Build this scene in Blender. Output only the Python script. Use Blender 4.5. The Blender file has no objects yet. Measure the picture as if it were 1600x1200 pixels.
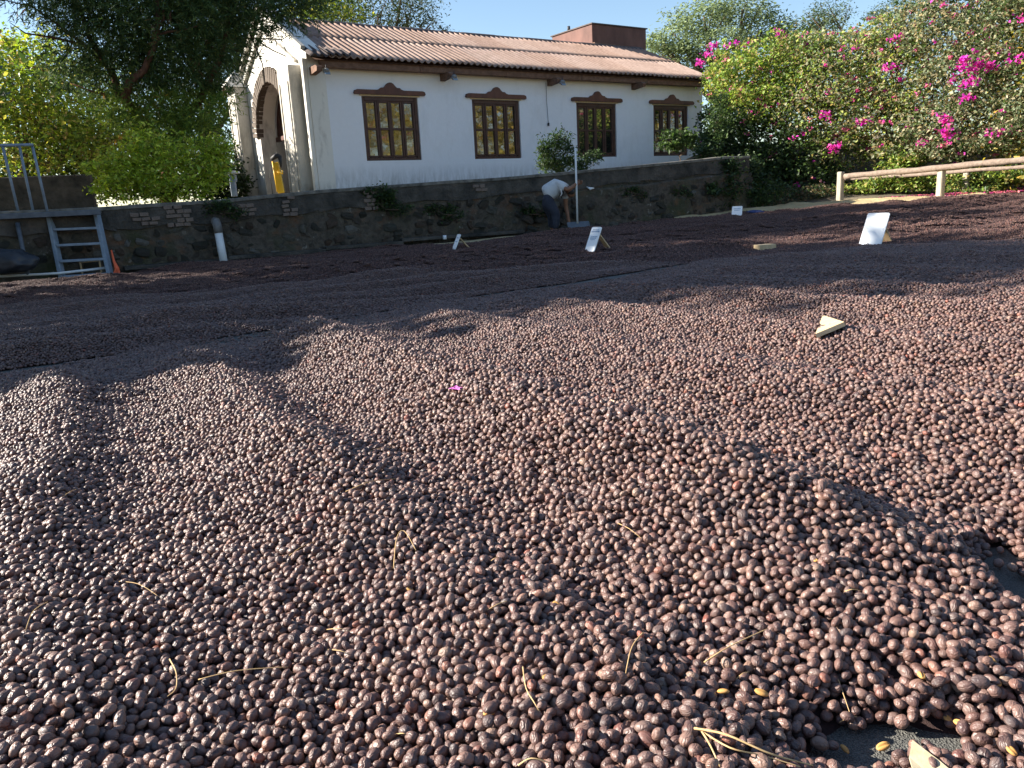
import bpy, bmesh, math, random
import numpy as np
from mathutils import Vector, Matrix, noise
rnd = random.Random(7)
rng = np.random.default_rng(7)
sc = bpy.context.scene
C = sc.collection
PI = math.pi

# ------------------------------------------------------------------ camera
PITCH, ROLL, FOC = 0.23113, -0.05156, 1220.0
EYE = Vector((0, 0, 0.62))
Fv = Vector((0, math.cos(PITCH), -math.sin(PITCH)))
R0 = Vector((1, 0, 0)); U0 = R0.cross(Fv)
Rv = R0*math.cos(ROLL) + U0*math.sin(ROLL)
Uv = -R0*math.sin(ROLL) + U0*math.cos(ROLL)
cam = bpy.data.cameras.new('camera'); camo = bpy.data.objects.new('camera', cam); C.objects.link(camo)
cam.sensor_width = 36; cam.lens = FOC/1600*36; cam.clip_start = 0.02; cam.clip_end = 600
M = Matrix((Rv, Uv, -Fv)).transposed().to_4x4(); M.translation = EYE
camo.matrix_world = M
sc.camera = camo

# ------------------------------------------------------------------ light
SUN_AZ = Vector((-0.98, 0.12, 0)).normalized(); SUN_EL = math.radians(25)
to_sun = SUN_AZ*math.cos(SUN_EL) + Vector((0, 0, math.sin(SUN_EL)))
w = bpy.data.worlds.new('World'); sc.world = w; w.use_nodes = True
nt = w.node_tree; bg = nt.nodes['Background']
sky = nt.nodes.new('ShaderNodeTexSky'); sky.sky_type = 'NISHITA'; sky.sun_disc = False
sky.sun_elevation = SUN_EL; sky.sun_rotation = math.atan2(SUN_AZ.x, SUN_AZ.y)
sky.air_density = 1.0; sky.dust_density = 0.3; sky.ozone_density = 2.0
nt.links.new(sky.outputs[0], bg.inputs[0]); bg.inputs[1].default_value = 0.066
sun = bpy.data.lights.new('sun', 'SUN'); sun.energy = 5.0; sun.angle = math.radians(0.53); sun.color = (1, 0.93, 0.82)
suno = bpy.data.objects.new('sun', sun); C.objects.link(suno)
suno.rotation_euler = to_sun.to_track_quat('Z', 'Y').to_euler()
sc.view_settings.view_transform = 'Standard'; sc.view_settings.look = 'None'
sc.view_settings.exposure = 1.72; sc.view_settings.gamma = 1; sc.view_settings.use_curve_mapping = False

# ------------------------------------------------------------------ helpers
def ray(px, py): return Fv + Rv*((px-800)/FOC) - Uv*((py-600)/FOC)
def at(px, py, Y):
    d = ray(px, py); return EYE + d*(Y/d.y)
def project(P):
    """numpy: world points -> photograph coordinates and depth"""
    Q = P - np.array(EYE)
    d = Q @ np.array(Fv)
    return 800+FOC*(Q @ np.array(Rv))/d, 600-FOC*(Q @ np.array(Uv))/d, d

def tag(o, label=None, cat=None, group=None, kind=None):
    if label: o['label'] = label
    if cat: o['category'] = cat
    if group: o['group'] = group
    if kind: o['kind'] = kind
    return o
def empty(name, loc, label, cat, group=None, rz=0):
    o = bpy.data.objects.new(name, None); C.objects.link(o); o.location = loc; o.rotation_euler = (0, 0, rz)
    o.empty_display_size = .1
    return tag(o, label, cat, group)
def link(name, me, mat=None, parent=None, smooth=False):
    o = bpy.data.objects.new(name, me); C.objects.link(o)
    if mat is not None and not me.materials: me.materials.append(mat)
    if parent: o.parent = parent
    if smooth: me.shade_smooth()
    return o
class MB:
    """collects faces in a bmesh and links them as one mesh object"""
    def __init__(s): s.bm = bmesh.new()
    def box(s, c, size, rot=None, bev=0, taper=0):
        r = bmesh.ops.create_cube(s.bm, size=1)
        vs = r['verts']
        for v in vs:
            k = 1-taper if v.co.z > 0 else 1
            v.co = Vector((v.co.x*size[0]*k, v.co.y*size[1]*k, v.co.z*size[2]))
        if bev:
            es = list({e for v in vs for e in v.link_edges})
            g = bmesh.ops.bevel(s.bm, geom=es, offset=bev, segments=1, affect='EDGES')
            vs = list({v for f in g['faces'] for v in f.verts} | {v for v in vs if v.is_valid})
        m = rot.to_matrix() if hasattr(rot, 'to_matrix') else (rot or Matrix.Identity(3))
        for v in vs: v.co = m @ v.co + Vector(c)
        return s
    def tube(s, pts, rad, seg=8, cap=True):
        pts = [Vector(p) for p in pts]; n = len(pts)
        if not hasattr(rad, '__len__'): rad = [rad]*n
        rings = []
        for i, p in enumerate(pts):
            t = (pts[min(i+1, n-1)] - pts[max(i-1, 0)]).normalized()
            a = t.orthogonal().normalized() if i == 0 else (s._a - t*s._a.dot(t)).normalized()
            s._a = a; b = t.cross(a)
            rings.append([s.bm.verts.new(p + (a*math.cos(2*PI*k/seg) + b*math.sin(2*PI*k/seg))*rad[i]) for k in range(seg)])
        for i in range(n-1):
            for k in range(seg):
                f = s.bm.faces.new((rings[i][k], rings[i][(k+1) % seg], rings[i+1][(k+1) % seg], rings[i+1][k])); f.smooth = True
        if cap:
            s.bm.faces.new(rings[0][::-1]); s.bm.faces.new(rings[-1])
        return s
    def prism(s, poly, o, ax, ay, an, depth):
        """polygon (list of 2D) in plane o + ax*x + ay*y, extruded by depth along an"""
        o, ax, ay, an = map(Vector, (o, ax, ay, an))
        a = [s.bm.verts.new(o + ax*x + ay*y) for x, y in poly]
        b = [s.bm.verts.new(o + ax*x + ay*y + an*depth) for x, y in poly]
        n = len(poly)
        s.bm.faces.new(a[::-1]); s.bm.faces.new(b)
        for i in range(n): s.bm.faces.new((a[i], a[(i+1) % n], b[(i+1) % n], b[i]))
        return s
    def ball(s, c, r, sub=2, scale=(1, 1, 1)):
        g = bmesh.ops.create_icosphere(s.bm, subdivisions=sub, radius=r)
        for v in g['verts']: v.co = Vector((v.co.x*scale[0], v.co.y*scale[1], v.co.z*scale[2])) + Vector(c)
        for f in {f for v in g['verts'] for f in v.link_faces}: f.smooth = True
        return s
    def build(s, name, mat, parent=None, label=None):
        bmesh.ops.recalc_face_normals(s.bm, faces=s.bm.faces)
        me = bpy.data.meshes.new(name); s.bm.to_mesh(me); s.bm.free()
        o = link(name, me, mat, parent)
        if label: o['label'] = label
        return o
def npmesh(name, V, Fq, tint=None, smooth=False):
    """fast mesh from numpy: V (n,3), Fq (m,k) faces, tint (n,3) per-vertex colour"""
    me = bpy.data.meshes.new(name)
    V = np.ascontiguousarray(V, np.float32); Fq = np.ascontiguousarray(Fq, np.int32); k = Fq.shape[1]
    me.vertices.add(len(V)); me.vertices.foreach_set('co', V.ravel())
    me.loops.add(Fq.size); me.loops.foreach_set('vertex_index', Fq.ravel())
    me.polygons.add(len(Fq)); me.polygons.foreach_set('loop_start', np.arange(0, Fq.size, k, dtype=np.int32))
    if tint is not None:
        a = me.color_attributes.new('tint', 'FLOAT_COLOR', 'POINT')
        a.data.foreach_set('color', np.hstack([tint, np.ones((len(tint), 1))]).astype(np.float32).ravel())
    me.update(calc_edges=True)
    if smooth: me.shade_smooth()
    return me
def copy_tree(o, parent=None):
    c = o.copy(); C.objects.link(c); c.parent = parent
    for ch in list(o.children): copy_tree(ch, c)
    return c

# ------------------------------------------------------------------ materials
class NT:
    def __init__(s, name):
        s.m = bpy.data.materials.new(name); s.m.use_nodes = True
        s.t = s.m.node_tree; s.b = s.t.nodes['Principled BSDF']
    def n(s, typ, **kw):
        x = s.t.nodes.new(typ)
        for k, v in kw.items():
            if k.startswith('i_'):
                k = k[2:]; k = int(k) if k.isdigit() else k.replace('_', ' ')
                x.inputs[k].default_value = v
            else: setattr(x, k, v)
        return x
    def l(s, a, b): s.t.links.new(a, b)
    def coord(s, kind='Object', scale=(1, 1, 1)):
        c = s.n('ShaderNodeTexCoord'); m = s.n('ShaderNodeMapping'); m.inputs['Scale'].default_value = scale
        s.l(c.outputs[kind], m.inputs[0]); return m.outputs[0]
    def noise(s, vec, scale, detail=4, rough=.55):
        x = s.n('ShaderNodeTexNoise'); x.inputs['Scale'].default_value = scale; x.inputs['Detail'].default_value = detail
        x.inputs['Roughness'].default_value = rough; s.l(vec, x.inputs['Vector']); return x.outputs['Fac']
    def ramp(s, fac, stops):
        r = s.n('ShaderNodeValToRGB'); e = r.color_ramp.elements
        while len(e) < len(stops): e.new(.5)
        for i, (p, c) in enumerate(stops):
            e[i].position = p; e[i].color = (*c, 1) if len(c) == 3 else c
        s.l(fac, r.inputs[0]); return r.outputs[0]
    def mix(s, fac, a, b, typ='MIX'):
        x = s.n('ShaderNodeMix', data_type='RGBA', blend_type=typ)
        for sock, v in ((x.inputs[0], fac), (x.inputs[6], a), (x.inputs[7], b)):
            if hasattr(v, 'links') or isinstance(v, bpy.types.NodeSocket): s.l(v, sock)
            elif isinstance(v, tuple): sock.default_value = (*v, 1) if len(v) == 3 else v
            else: sock.default_value = v
        return x.outputs[2]
    def bump(s, h, strength=.4, dist=.02):
        x = s.n('ShaderNodeBump'); x.inputs['Strength'].default_value = strength; x.inputs['Distance'].default_value = dist
        s.l(h, x.inputs['Height']); s.l(x.outputs[0], s.b.inputs['Normal'])
    def out(s, col, rough=.8, spec=.3):
        if isinstance(col, tuple): s.b.inputs['Base Color'].default_value = (*col, 1)
        else: s.l(col, s.b.inputs['Base Color'])
        s.b.inputs['Roughness'].default_value = rough; s.b.inputs['Specular IOR Level'].default_value = spec
        return s.m
def simple(name, a, b, scale=6, rough=.7, spec=.3, bump=.3, bdist=.01, stretch=(1, 1, 1), coord='Object', bscale=None):
    t = NT(name); v = t.coord(coord, stretch)
    f = t.noise(v, scale, 6, .6)
    c = t.ramp(f, [(.3, a), (.7, b)])
    if bump: t.bump(t.noise(v, bscale or scale*4, 5, .6), bump, bdist)
    return t.out(c, rough, spec)

M_ = {}
def cherry_mat(name, per_vertex=False):
    t = NT(name); v = t.coord('Object')
    if per_vertex:
        a = t.n('ShaderNodeAttribute', attribute_name='tint'); sep = t.n('ShaderNodeSeparateColor'); t.l(a.outputs['Color'], sep.inputs[0]); r = sep.outputs[0]
    else:
        r = t.n('ShaderNodeObjectInfo').outputs['Random']
    col = t.ramp(r, [(0, (.038, .021, .022)), (.18, (.135, .069, .056)), (.34, (.072, .039, .037)), (.52, (.185, .105, .083)), (.66, (.100, .054, .048)),
                     (.78, (.145, .091, .077)), (.86, (.054, .038, .040)), (.93, (.150, .062, .050)), (.975, (.23, .155, .115)), (1, (.20, .055, .036))])
    if not per_vertex:
        n1 = t.noise(v, 130, 4, .6); n2 = t.noise(v, 500, 4, .7)
        col = t.mix(t.ramp(n1, [(.4, (0, 0, 0)), (.75, (1, 1, 1))]), col, t.mix(.28, col, (.28, .19, .15)))
        h = t.n('ShaderNodeMath', operation='ADD'); t.l(n1, h.inputs[0]); t.l(n2, h.inputs[1])
        w_ = t.n('ShaderNodeTexWave', wave_type='BANDS', bands_direction='Y'); w_.inputs['Scale'].default_value = 120
        w_.inputs['Distortion'].default_value = 16; w_.inputs['Detail'].default_value = 3; t.l(v, w_.inputs['Vector'])
        h2 = t.n('ShaderNodeMath', operation='ADD'); t.l(h.outputs[0], h2.inputs[0]); t.l(w_.outputs['Fac'], h2.inputs[1])
        t.bump(h2.outputs[0], .5, .0008)
        return t.out(col, .43, .5)
    return t.out(col, .6, .3)
M_['cherry'] = cherry_mat('dried_cherry')
M_['cherry_far'] = cherry_mat('dried_cherry_small', True)
M_['under'] = simple('cherry_gap_shade', (.02, .012, .012), (.05, .028, .026), 220, .8, .2, .6, .004)

t = NT('shade_net'); v = t.coord('Object')
w1 = t.n('ShaderNodeTexVoronoi'); w1.inputs['Scale'].default_value = 420; t.l(v, w1.inputs['Vector'])
n1 = t.noise(v, 9, 5); n2 = t.noise(v, 700, 2)
c0 = t.mix(t.ramp(n2, [(.35, (0, 0, 0)), (.65, (1, 1, 1))]), (.025, .027, .03), (.17, .165, .145)); c0 = t.mix(t.ramp(n1, [(.35, (0, 0, 0)), (.75, (.6, .6, .6))]), c0, (.09, .09, .085))
t.bump(w1.outputs[0], .8, .002); M_['net'] = t.out(c0, .75, .25)

t = NT('packed_earth'); v = t.coord('Object')
c0 = t.ramp(t.noise(v, 1.3, 8, .6), [(.3, (.10, .085, .065)), (.55, (.17, .14, .10)), (.75, (.24, .20, .14))])
t.bump(t.noise(v, 25, 8, .7), .6, .05); M_['earth'] = t.out(c0, .95, .1)

t = NT('parchment_beans'); v = t.coord('Object')
vo = t.n('ShaderNodeTexVoronoi'); vo.inputs['Scale'].default_value = 95; t.l(v, vo.inputs['Vector'])
c0 = t.ramp(t.noise(v, 3, 6, .6), [(.3, (.46, .36, .19)), (.7, (.66, .53, .30))])
t.bump(vo.outputs[0], .8, .02); M_['parch'] = t.out(c0, .8, .2)

# white limewashed wall: clean body, sooty foot and tan tone growing towards the eave
def plaster(name, base, dirt, foot0, foot1, amount, warm=None):
    t = NT(name); g = t.n('ShaderNodeNewGeometry'); sep = t.n('ShaderNodeSeparateXYZ'); t.l(g.outputs['Position'], sep.inputs[0])
    v = t.coord('Object'); vs = t.coord('Object', (1.3, 1.3, .45))
    streak = t.noise(vs, 1.6, 6, .65); fine = t.noise(v, 9, 8, .7)
    mr = t.n('ShaderNodeMapRange'); mr.inputs['From Min'].default_value = foot1; mr.inputs['From Max'].default_value = foot0
    t.l(sep.outputs['Z'], mr.inputs['Value'])
    m1 = t.n('ShaderNodeMath', operation='MULTIPLY'); t.l(mr.outputs[0], m1.inputs[0])
    t.l(t.ramp(t.noise(t.coord('Object', (9, 9, 2)), 1.1, 7, .7), [(.35, (0, 0, 0)), (.7, (1, 1, 1))]), m1.inputs[1])
    m2 = t.ramp(streak, [(.50, (0, 0, 0)), (.78, (1, 1, 1))])
    c = t.mix(t.ramp(fine, [(.3, (0, 0, 0)), (.8, (.35, .35, .35))]), base, tuple(x*.82 for x in base))
    if warm:
        mw = t.n('ShaderNodeMapRange'); mw.inputs['From Min'].default_value = warm[0]; mw.inputs['From Max'].default_value = warm[1]
        t.l(sep.outputs['Z'], mw.inputs['Value']); c = t.mix(mw.outputs[0], c, warm[2])
    mm = t.n('ShaderNodeMath', operation='MULTIPLY'); t.l(m2, mm.inputs[0]); mm.inputs[1].default_value = amount
    c = t.mix(mm.outputs[0], c, dirt)
    c = t.mix(m1.outputs[0], c, tuple(x*.7 for x in dirt))
    if warm:
        dp = t.n('ShaderNodeVectorMath', operation='DOT_PRODUCT'); t.l(g.outputs['Position'], dp.inputs[0]); dp.inputs[1].default_value = (.8328, .5535, 0)
        ws = t.noise(t.coord('Object', (1, 1, .6)), 2.2, 3)
        a1 = t.n('ShaderNodeMath', operation='MULTIPLY_ADD'); t.l(ws, a1.inputs[0]); a1.inputs[1].default_value = .35; t.l(dp.outputs['Value'], a1.inputs[2])
        a2 = t.n('ShaderNodeMath', operation='SUBTRACT'); t.l(a1.outputs[0], a2.inputs[0]); a2.inputs[1].default_value = 8.25 - 1.0 + .175
        a3 = t.n('ShaderNodeMath', operation='ABSOLUTE'); t.l(a2.outputs[0], a3.inputs[0])
        mk = t.ramp(a3.outputs[0], [(.02, (.55, .55, .55)), (.13, (0, 0, 0))])
        mk2 = t.mix(1.0, mk, t.ramp(t.noise(v, 7, 8, .7), [(.3, (.2, .2, .2)), (.6, (1, 1, 1))]), 'MULTIPLY')
        c = t.mix(mk2, c, (.20, .19, .18))
    t.bump(t.noise(v, 14, 8, .7), .35, .012)
    return t.out(c, .9, .15)
M_['white'] = plaster('limewash', (.80, .81, .85), (.33, .32, .29), 1.02, 1.62, .22, (3.3, 4.0, (.72, .62, .47)))
M_['facade'] = plaster('stained_limewash', (.76, .73, .67), (.16, .145, .125), 1.0, 1.3, .95)
M_['pilaster'] = plaster('stained_pilaster', (.50, .47, .42), (.10, .095, .08), 1.0, 1.25, 1.0)
M_['bandplaster'] = simple('old_grey_render', (.035, .035, .032), (.125, .11, .095), 3.4, .95, .1, 1.0, .05)

t = NT('mossy_mortar'); v = t.coord('Object'); n1 = t.noise(v, 1.1, 6, .6); n2 = t.noise(v, 9, 8, .7)
c0 = t.ramp(n2, [(.3, (.05, .045, .038)), (.7, (.15, .125, .10))])
c0 = t.mix(t.ramp(n1, [(.48, (0, 0, 0)), (.68, (.8, .8, .8))]), c0, (.050, .062, .026))
n3 = t.noise(t.coord('Object', (1, 1, 1.6)), 2.6, 5, .6); c0 = t.mix(t.ramp(n3, [(.55, (0, 0, 0)), (.7, (.8, .8, .8))]), c0, (.16, .085, .05))
n4 = t.noise(v, 6.5, 7, .7); c0 = t.mix(t.ramp(n4, [(.62, (0, 0, 0)), (.70, (.8, .8, .8))]), c0, (.30, .29, .26))
t.bump(n2, 1, .06); M_['mortar'] = t.out(c0, .95, .1)
t = NT('rubble_stone'); v = t.coord('Object'); r = t.n('ShaderNodeObjectInfo').outputs['Random']
c0 = t.ramp(r, [(0, (.05, .046, .042)), (.3, (.085, .073, .066)), (.5, (.13, .085, .068)), (.75, (.075, .072, .068)), (.93, (.16, .145, .125)), (1, (.28, .26, .24))])
n2 = t.noise(t.coord('Object'), 3.2, 8, .7)
c0 = t.mix(t.ramp(n2, [(.35, (0, 0, 0)), (.7, (1, 1, 1))]), c0, t.mix(.6, c0, (.045, .055, .03)))
t.bump(t.noise(v, 8, 8, .7), .9, .08); M_['stone'] = t.out(c0, .92, .15)
M_['brick'] = simple('arch_brick', (.06, .05, .042), (.20, .16, .13), 12, .9, .15, .6, .01)
M_['coping'] = simple('sunlit_coping', (.07, .068, .06), (.26, .24, .21), 7, .9, .15, .5, .01)  # lighter grey puts sun on the wall's top edge into the colour
M_['pinkbrick'] = simple('pale_brick', (.13, .10, .085), (.27, .21, .175), 9, .9, .15, .6, .012)

t = NT('painted_roof_sheet'); v = t.coord('Object'); r = t.n('ShaderNodeObjectInfo').outputs['Random']
c0 = t.ramp(t.noise(v, 5, 8, .7), [(.3, (.24, .165, .13)), (.55, (.33, .23, .185)), (.8, (.40, .30, .25))])
c0 = t.mix(t.ramp(t.noise(t.coord('Object', (1, 3, 3)), 2.2, 7, .7), [(.55, (0, 0, 0)), (.75, (.7, .7, .7))]), c0, (.22, .16, .13))
bc = t.n('ShaderNodeBrightContrast'); t.l(c0, bc.inputs[0]); mm = t.n('ShaderNodeMath', operation='MULTIPLY_ADD'); t.l(r, mm.inputs[0]); mm.inputs[1].default_value = .07; mm.inputs[2].default_value = -.035
t.l(mm.outputs[0], bc.inputs[1]); t.bump(t.noise(v, 40, 6), .3, .006); M_['roof'] = t.out(bc.outputs[0], .85, .2)
M_['darkroof'] = simple('weathered_sheet', (.06, .05, .05), (.13, .10, .09), 8, .8, .2)
M_['rust'] = simple('oxide_red_metal', (.085, .036, .028), (.155, .072, .056), 3, .7, .3, .3, .01, (1, 1, .4))
M_['wood'] = simple('dark_stained_wood', (.075, .028, .018), (.16, .06, .035), 5, .55, .35, .3, .004, (1, 1, .3))
M_['beam'] = simple('weathered_beam', (.10, .055, .038), (.22, .13, .09), 5, .8, .2, .5, .01, (.3, 3, 3))
M_['frame'] = simple('window_wood', (.05, .022, .016), (.10, .045, .03), 8, .5, .35, .2, .003)
M_['door'] = simple('door_wood', (.05, .02, .016), (.12, .045, .03), 5, .6, .3, .4, .008, (4, 4, .4))
t = NT('window_glass'); t.b.inputs['IOR'].default_value = 2.3
t.bump(t.noise(t.coord('Object'), 1.4, 3), .15, .02); M_['glass'] = t.out((.012, .012, .012), .03, .5)
M_['steel'] = simple('blue_grey_steel', (.17, .22, .28), (.27, .33, .40), 12, .5, .5, .15, .002)
M_['darksteel'] = simple('dark_grey_steel', (.06, .075, .095), (.12, .14, .17), 12, .5, .5, .15, .002)
M_['pvc'] = simple('white_pipe', (.62, .64, .66), (.78, .78, .76), 8, .45, .4, .05)
M_['pvcgrey'] = simple('dirty_pipe', (.12, .12, .12), (.24, .23, .22), 8, .6, .3, .1)
M_['board'] = simple('white_placard', (.78, .80, .82), (.84, .85, .86), 4, .4, .4, .02)
M_['ink'] = simple('faded_blue_ink', (.25, .36, .50), (.33, .43, .56), 30, .6, .2, 0)
M_['ply'] = simple('pale_plywood', (.50, .36, .20), (.66, .50, .31), 9, .7, .2, .2, .002, (1, 7, 1))
M_['post'] = simple('bleached_post', (.27, .23, .18), (.44, .39, .31), 7, .85, .15, .5, .008, (3, 3, .5))
M_['log'] = simple('bleached_log', (.16, .12, .095), (.30, .23, .18), 6, .85, .15, .6, .012, (.4, 3, 3))
M_['yellow'] = simple('yellow_paint', (.75, .42, .02), (.88, .52, .03), 6, .45, .4, .1)
M_['black'] = simple('black_rubber', (.02, .02, .022), (.045, .045, .05), 8, .6, .3, .2)
M_['orange'] = simple('orange_plastic', (.75, .11, .04), (.85, .16, .06), 8, .4, .4, 0)
M_['tarp'] = simple('dark_tarpaulin', (.015, .018, .024), (.04, .045, .055), 5, .45, .4, .4, .02)
M_['bluecloth'] = simple('blue_cloth', (.04, .055, .14), (.08, .10, .22), 20, .9, .1, .4, .01)
M_['skin'] = simple('skin', (.20, .095, .055), (.27, .135, .08), 9, .55, .35, .1, .002)
M_['shirt'] = simple('pale_grey_shirt', (.50, .52, .54), (.62, .63, .64), 14, .9, .1, .5, .01)
M_['trousers'] = simple('dark_trousers', (.030, .034, .048), (.055, .06, .08), 14, .9, .1, .5, .012)
M_['hair'] = simple('black_hair', (.012, .010, .009), (.03, .024, .02), 40, .5, .3, .4, .004)
M_['boots'] = simple('boots', (.02, .018, .016), (.05, .04, .035), 20, .6, .3, .3, .004)
M_['bark'] = simple('bark', (.10, .07, .05), (.24, .17, .12), 7, .95, .1, .9, .03, (3, 3, .6))
M_['redbark'] = simple('cedar_bark', (.09, .045, .03), (.22, .11, .075), 7, .95, .1, .9, .03, (3, 3, .6))
M_['straw'] = simple('dry_straw', (.42, .26, .12), (.62, .44, .22), 60, .7, .2, 0)
M_['bean'] = simple('hulled_bean', (.42, .20, .05), (.60, .34, .12), 150, .6, .3, .3, .0005)
M_['pink'] = simple('pink_bract', (.55, .12, .42), (.72, .22, .60), 120, .7, .2, .2, .0005)
M_['salmon'] = simple('faded_petal', (.75, .42, .32), (.80, .58, .38), 120, .7, .2, .2, .0005)
M_['dryleaf'] = simple('dry_leaf', (.45, .36, .22), (.62, .52, .34), 90, .7, .2, .4, .0005)

def leafmat(name, transl=.35, rough=.5, spec=.35):
    t = NT(name); a = t.n('ShaderNodeAttribute', attribute_name='tint')
    t.l(a.outputs['Color'], t.b.inputs['Base Color']); t.b.inputs['Roughness'].default_value = rough
    t.b.inputs['Specular IOR Level'].default_value = spec
    tr = t.n('ShaderNodeBsdfTranslucent'); g = t.n('ShaderNodeHueSaturation'); g.inputs['Value'].default_value = 1.5; g.inputs['Saturation'].default_value = 1.1
    t.l(a.outputs['Color'], g.inputs['Color']); t.l(g.outputs[0], tr.inputs[0])
    mx = t.n('ShaderNodeMixShader'); mx.inputs[0].default_value = transl
    t.l(t.b.outputs[0], mx.inputs[1]); t.l(tr.outputs[0], mx.inputs[2])
    t.l(mx.outputs[0], t.t.nodes['Material Output'].inputs[0]); return t.m
M_['leaf'] = leafmat('leaf'); M_['needle'] = leafmat('cypress_spray', .25, .6, .2); M_['bract'] = leafmat('bract', .4, .6, .1)

# ------------------------------------------------------------------ ground shape
def nz(x, y, s, seed=0):
    """cheap smooth noise from sines, numpy"""
    x = x*s; y = y*s
    return (np.sin(x*1.0+y*.7+seed*1.7)+np.sin(x*.53-y*1.31+seed*2.9+1.3)+np.sin(-x*1.23+y*.41+seed*.7+4.1)
            + .6*np.sin(x*2.3+y*1.9+seed+.4)+.6*np.sin(x*1.7-y*2.6+seed*3.1+2.2)+.35*np.sin(x*4.1-y*3.3+seed)+.35*np.sin(x*3.2+y*4.6+seed*2.1))/3.2
def Gf(x, y):
    xx = np.clip(x, -14, 16); yy = np.clip(y, -1, 24)
    return .1522 + .02923*xx - .04478*yy - .000836*xx*yy + .00202*yy*yy - .07*np.exp(-(yy/2.5)**2)
SEAM = np.array([(-7, 0.2), (-3.4, 2.7), (-2.1, 3.8), (-.8, 4.95), (.32, 5.83), (1.7, 7.2), (2.8, 8.1), (3.8, 7.7), (4.6, 7.0), (7, 6.2), (14, 5.2)])
EDGE = np.array([(-14, 10.2), (-6.93, 10.85), (-5.47, 11.5), (-4.3, 12.6), (-3.2, 13.3), (-1.57, 13.5), (.82, 14.3), (2.68, 15.8), (4.84, 16.9), (7.2, 17.3), (9.45, 17.0), (10.9, 16.7), (15, 16.3)])
def pl_dist(x, y, P):
    d = np.full(np.shape(x), 1e9)
    for (ax, ay), (bx, by) in zip(P[:-1], P[1:]):
        vx, vy = bx-ax, by-ay; t = np.clip(((x-ax)*vx+(y-ay)*vy)/(vx*vx+vy*vy), 0, 1)
        d = np.minimum(d, np.hypot(x-ax-t*vx, y-ay-t*vy))
    return d*np.where(y > np.interp(x, P[:, 0], P[:, 1]), 1, -1)
def sst(a, b, v):
    t = np.clip((v-a)/(b-a), 0, 1); return t*t*(3-2*t)
CR = [(-1.2, .08, .13), (-.65, .09, .13), (-.12, .085, .15), (.39, .088, .16), (.92, .145, .19), (1.6, .13, .19), (2.2, .12, .18), (2.8, .13, .2), (3.4, .08, .2), (4.1, .08, .25), (5, .07, .25)]
def thick(x, y):
    d = pl_dist(x, y, SEAM) + .10*nz(x, y, 1.9, 21)
    u = x*.88 + y*.48 + .035*nz(x, y, .9, 3) + .015*nz(x, y, 4, 5)
    r = 0
    for c, a, s_ in CR:
        q = (u-c)/s_; q = np.where(q > 0, q*1.25, q*.85); r = r + a*np.exp(-q*q)/(1+.3*q*q)
    along = (.85 + .13*nz(x, y, .9, 9))*(1-.5*sst(1.7, 1.0, y)*sst(.75, .5, u))*(1-.4*sst(1.5, .9, y)*sst(.7, .85, u))
    env = sst(.40, 1.12, -d)
    rightflat = 1-.35*sst(1.0, 1.6, u)
    T1 = env*(.042 + r*along*rightflat + .012*nz(x, y, 2.6, 2) + .006*nz(x, y, 7, 4)) + (1-env)*(.017+.012*nz(x, y, 2.1, 8))
    gapf = np.clip(.35+1.5*nz(x, y, 1.3, 12), 0, 1.5)
    T1 = T1 - .05*np.exp(-((d)/.10)**2)*gapf
    # bare net at the near right corner
    wx = x + .03*nz(x, y, 22, 31) + .02*nz(x, y, 50, 8); wy = y + .03*nz(x, y, 24, 17) + .02*nz(x, y, 47, 3)
    b = np.exp(-(((wx-.36)/.085)**2 + ((wy-.665)/.045)**2)) + np.exp(-((((wx-.66)-.25*(wy-.92))/.05)**2 + ((wy-.90)/.14)**2))
    lowr = sst(.30, .62, x + .25*(1-y))*sst(1.35, .75, y)
    T1 = T1*(1-.55*lowr) - .10*b
    # combed beds beyond the seam
    uu = y*.93 - x*.36 + .22*nz(x, y, .7, 6)
    wv = np.sin(uu*2*PI/.62 + 1.1*nz(x, y, .9, 7)); wv2 = np.sin(uu*2*PI/.23+2*nz(x, y, 2, 4))
    T2 = np.maximum(.070 + .060*wv*(.6+.5*nz(x, y, .8, 10)) + .004*wv2 + .035*nz(x, y, 1.9, 11), .012)
    T2 = T2*sst(.05, .5, d) + (1-sst(.05, .5, d))*(.014+.01*nz(x, y, 2.1, 8)) - .05*np.exp(-((d)/.10)**2)*gapf
    T = np.where(d < 0, T1, T2)
    e = pl_dist(x, y, EDGE)
    return T*sst(.05, -.3, e) - .03*sst(-.05, .05, e)
def Sf(x, y): return Gf(x, y) + thick(x, y)

def grid(x0, x1, y0, y1, step, f, keep=None):
    nx = int((x1-x0)/step)+1; ny = int((y1-y0)/step)+1
    X, Y = np.meshgrid(np.linspace(x0, x1, nx), np.linspace(y0, y1, ny))
    V = np.stack([X, Y, f(X, Y)], -1).reshape(-1, 3)
    i = np.arange((ny-1)*(nx-1)); r, c = i//(nx-1), i % (nx-1); a = r*nx+c
    Fq = np.stack([a, a+1, a+nx+1, a+nx], -1)
    if keep is not None:
        Fq = Fq[keep(X.ravel()[a]+step/2, Y.ravel()[a]+step/2)]
    return V, Fq
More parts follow.
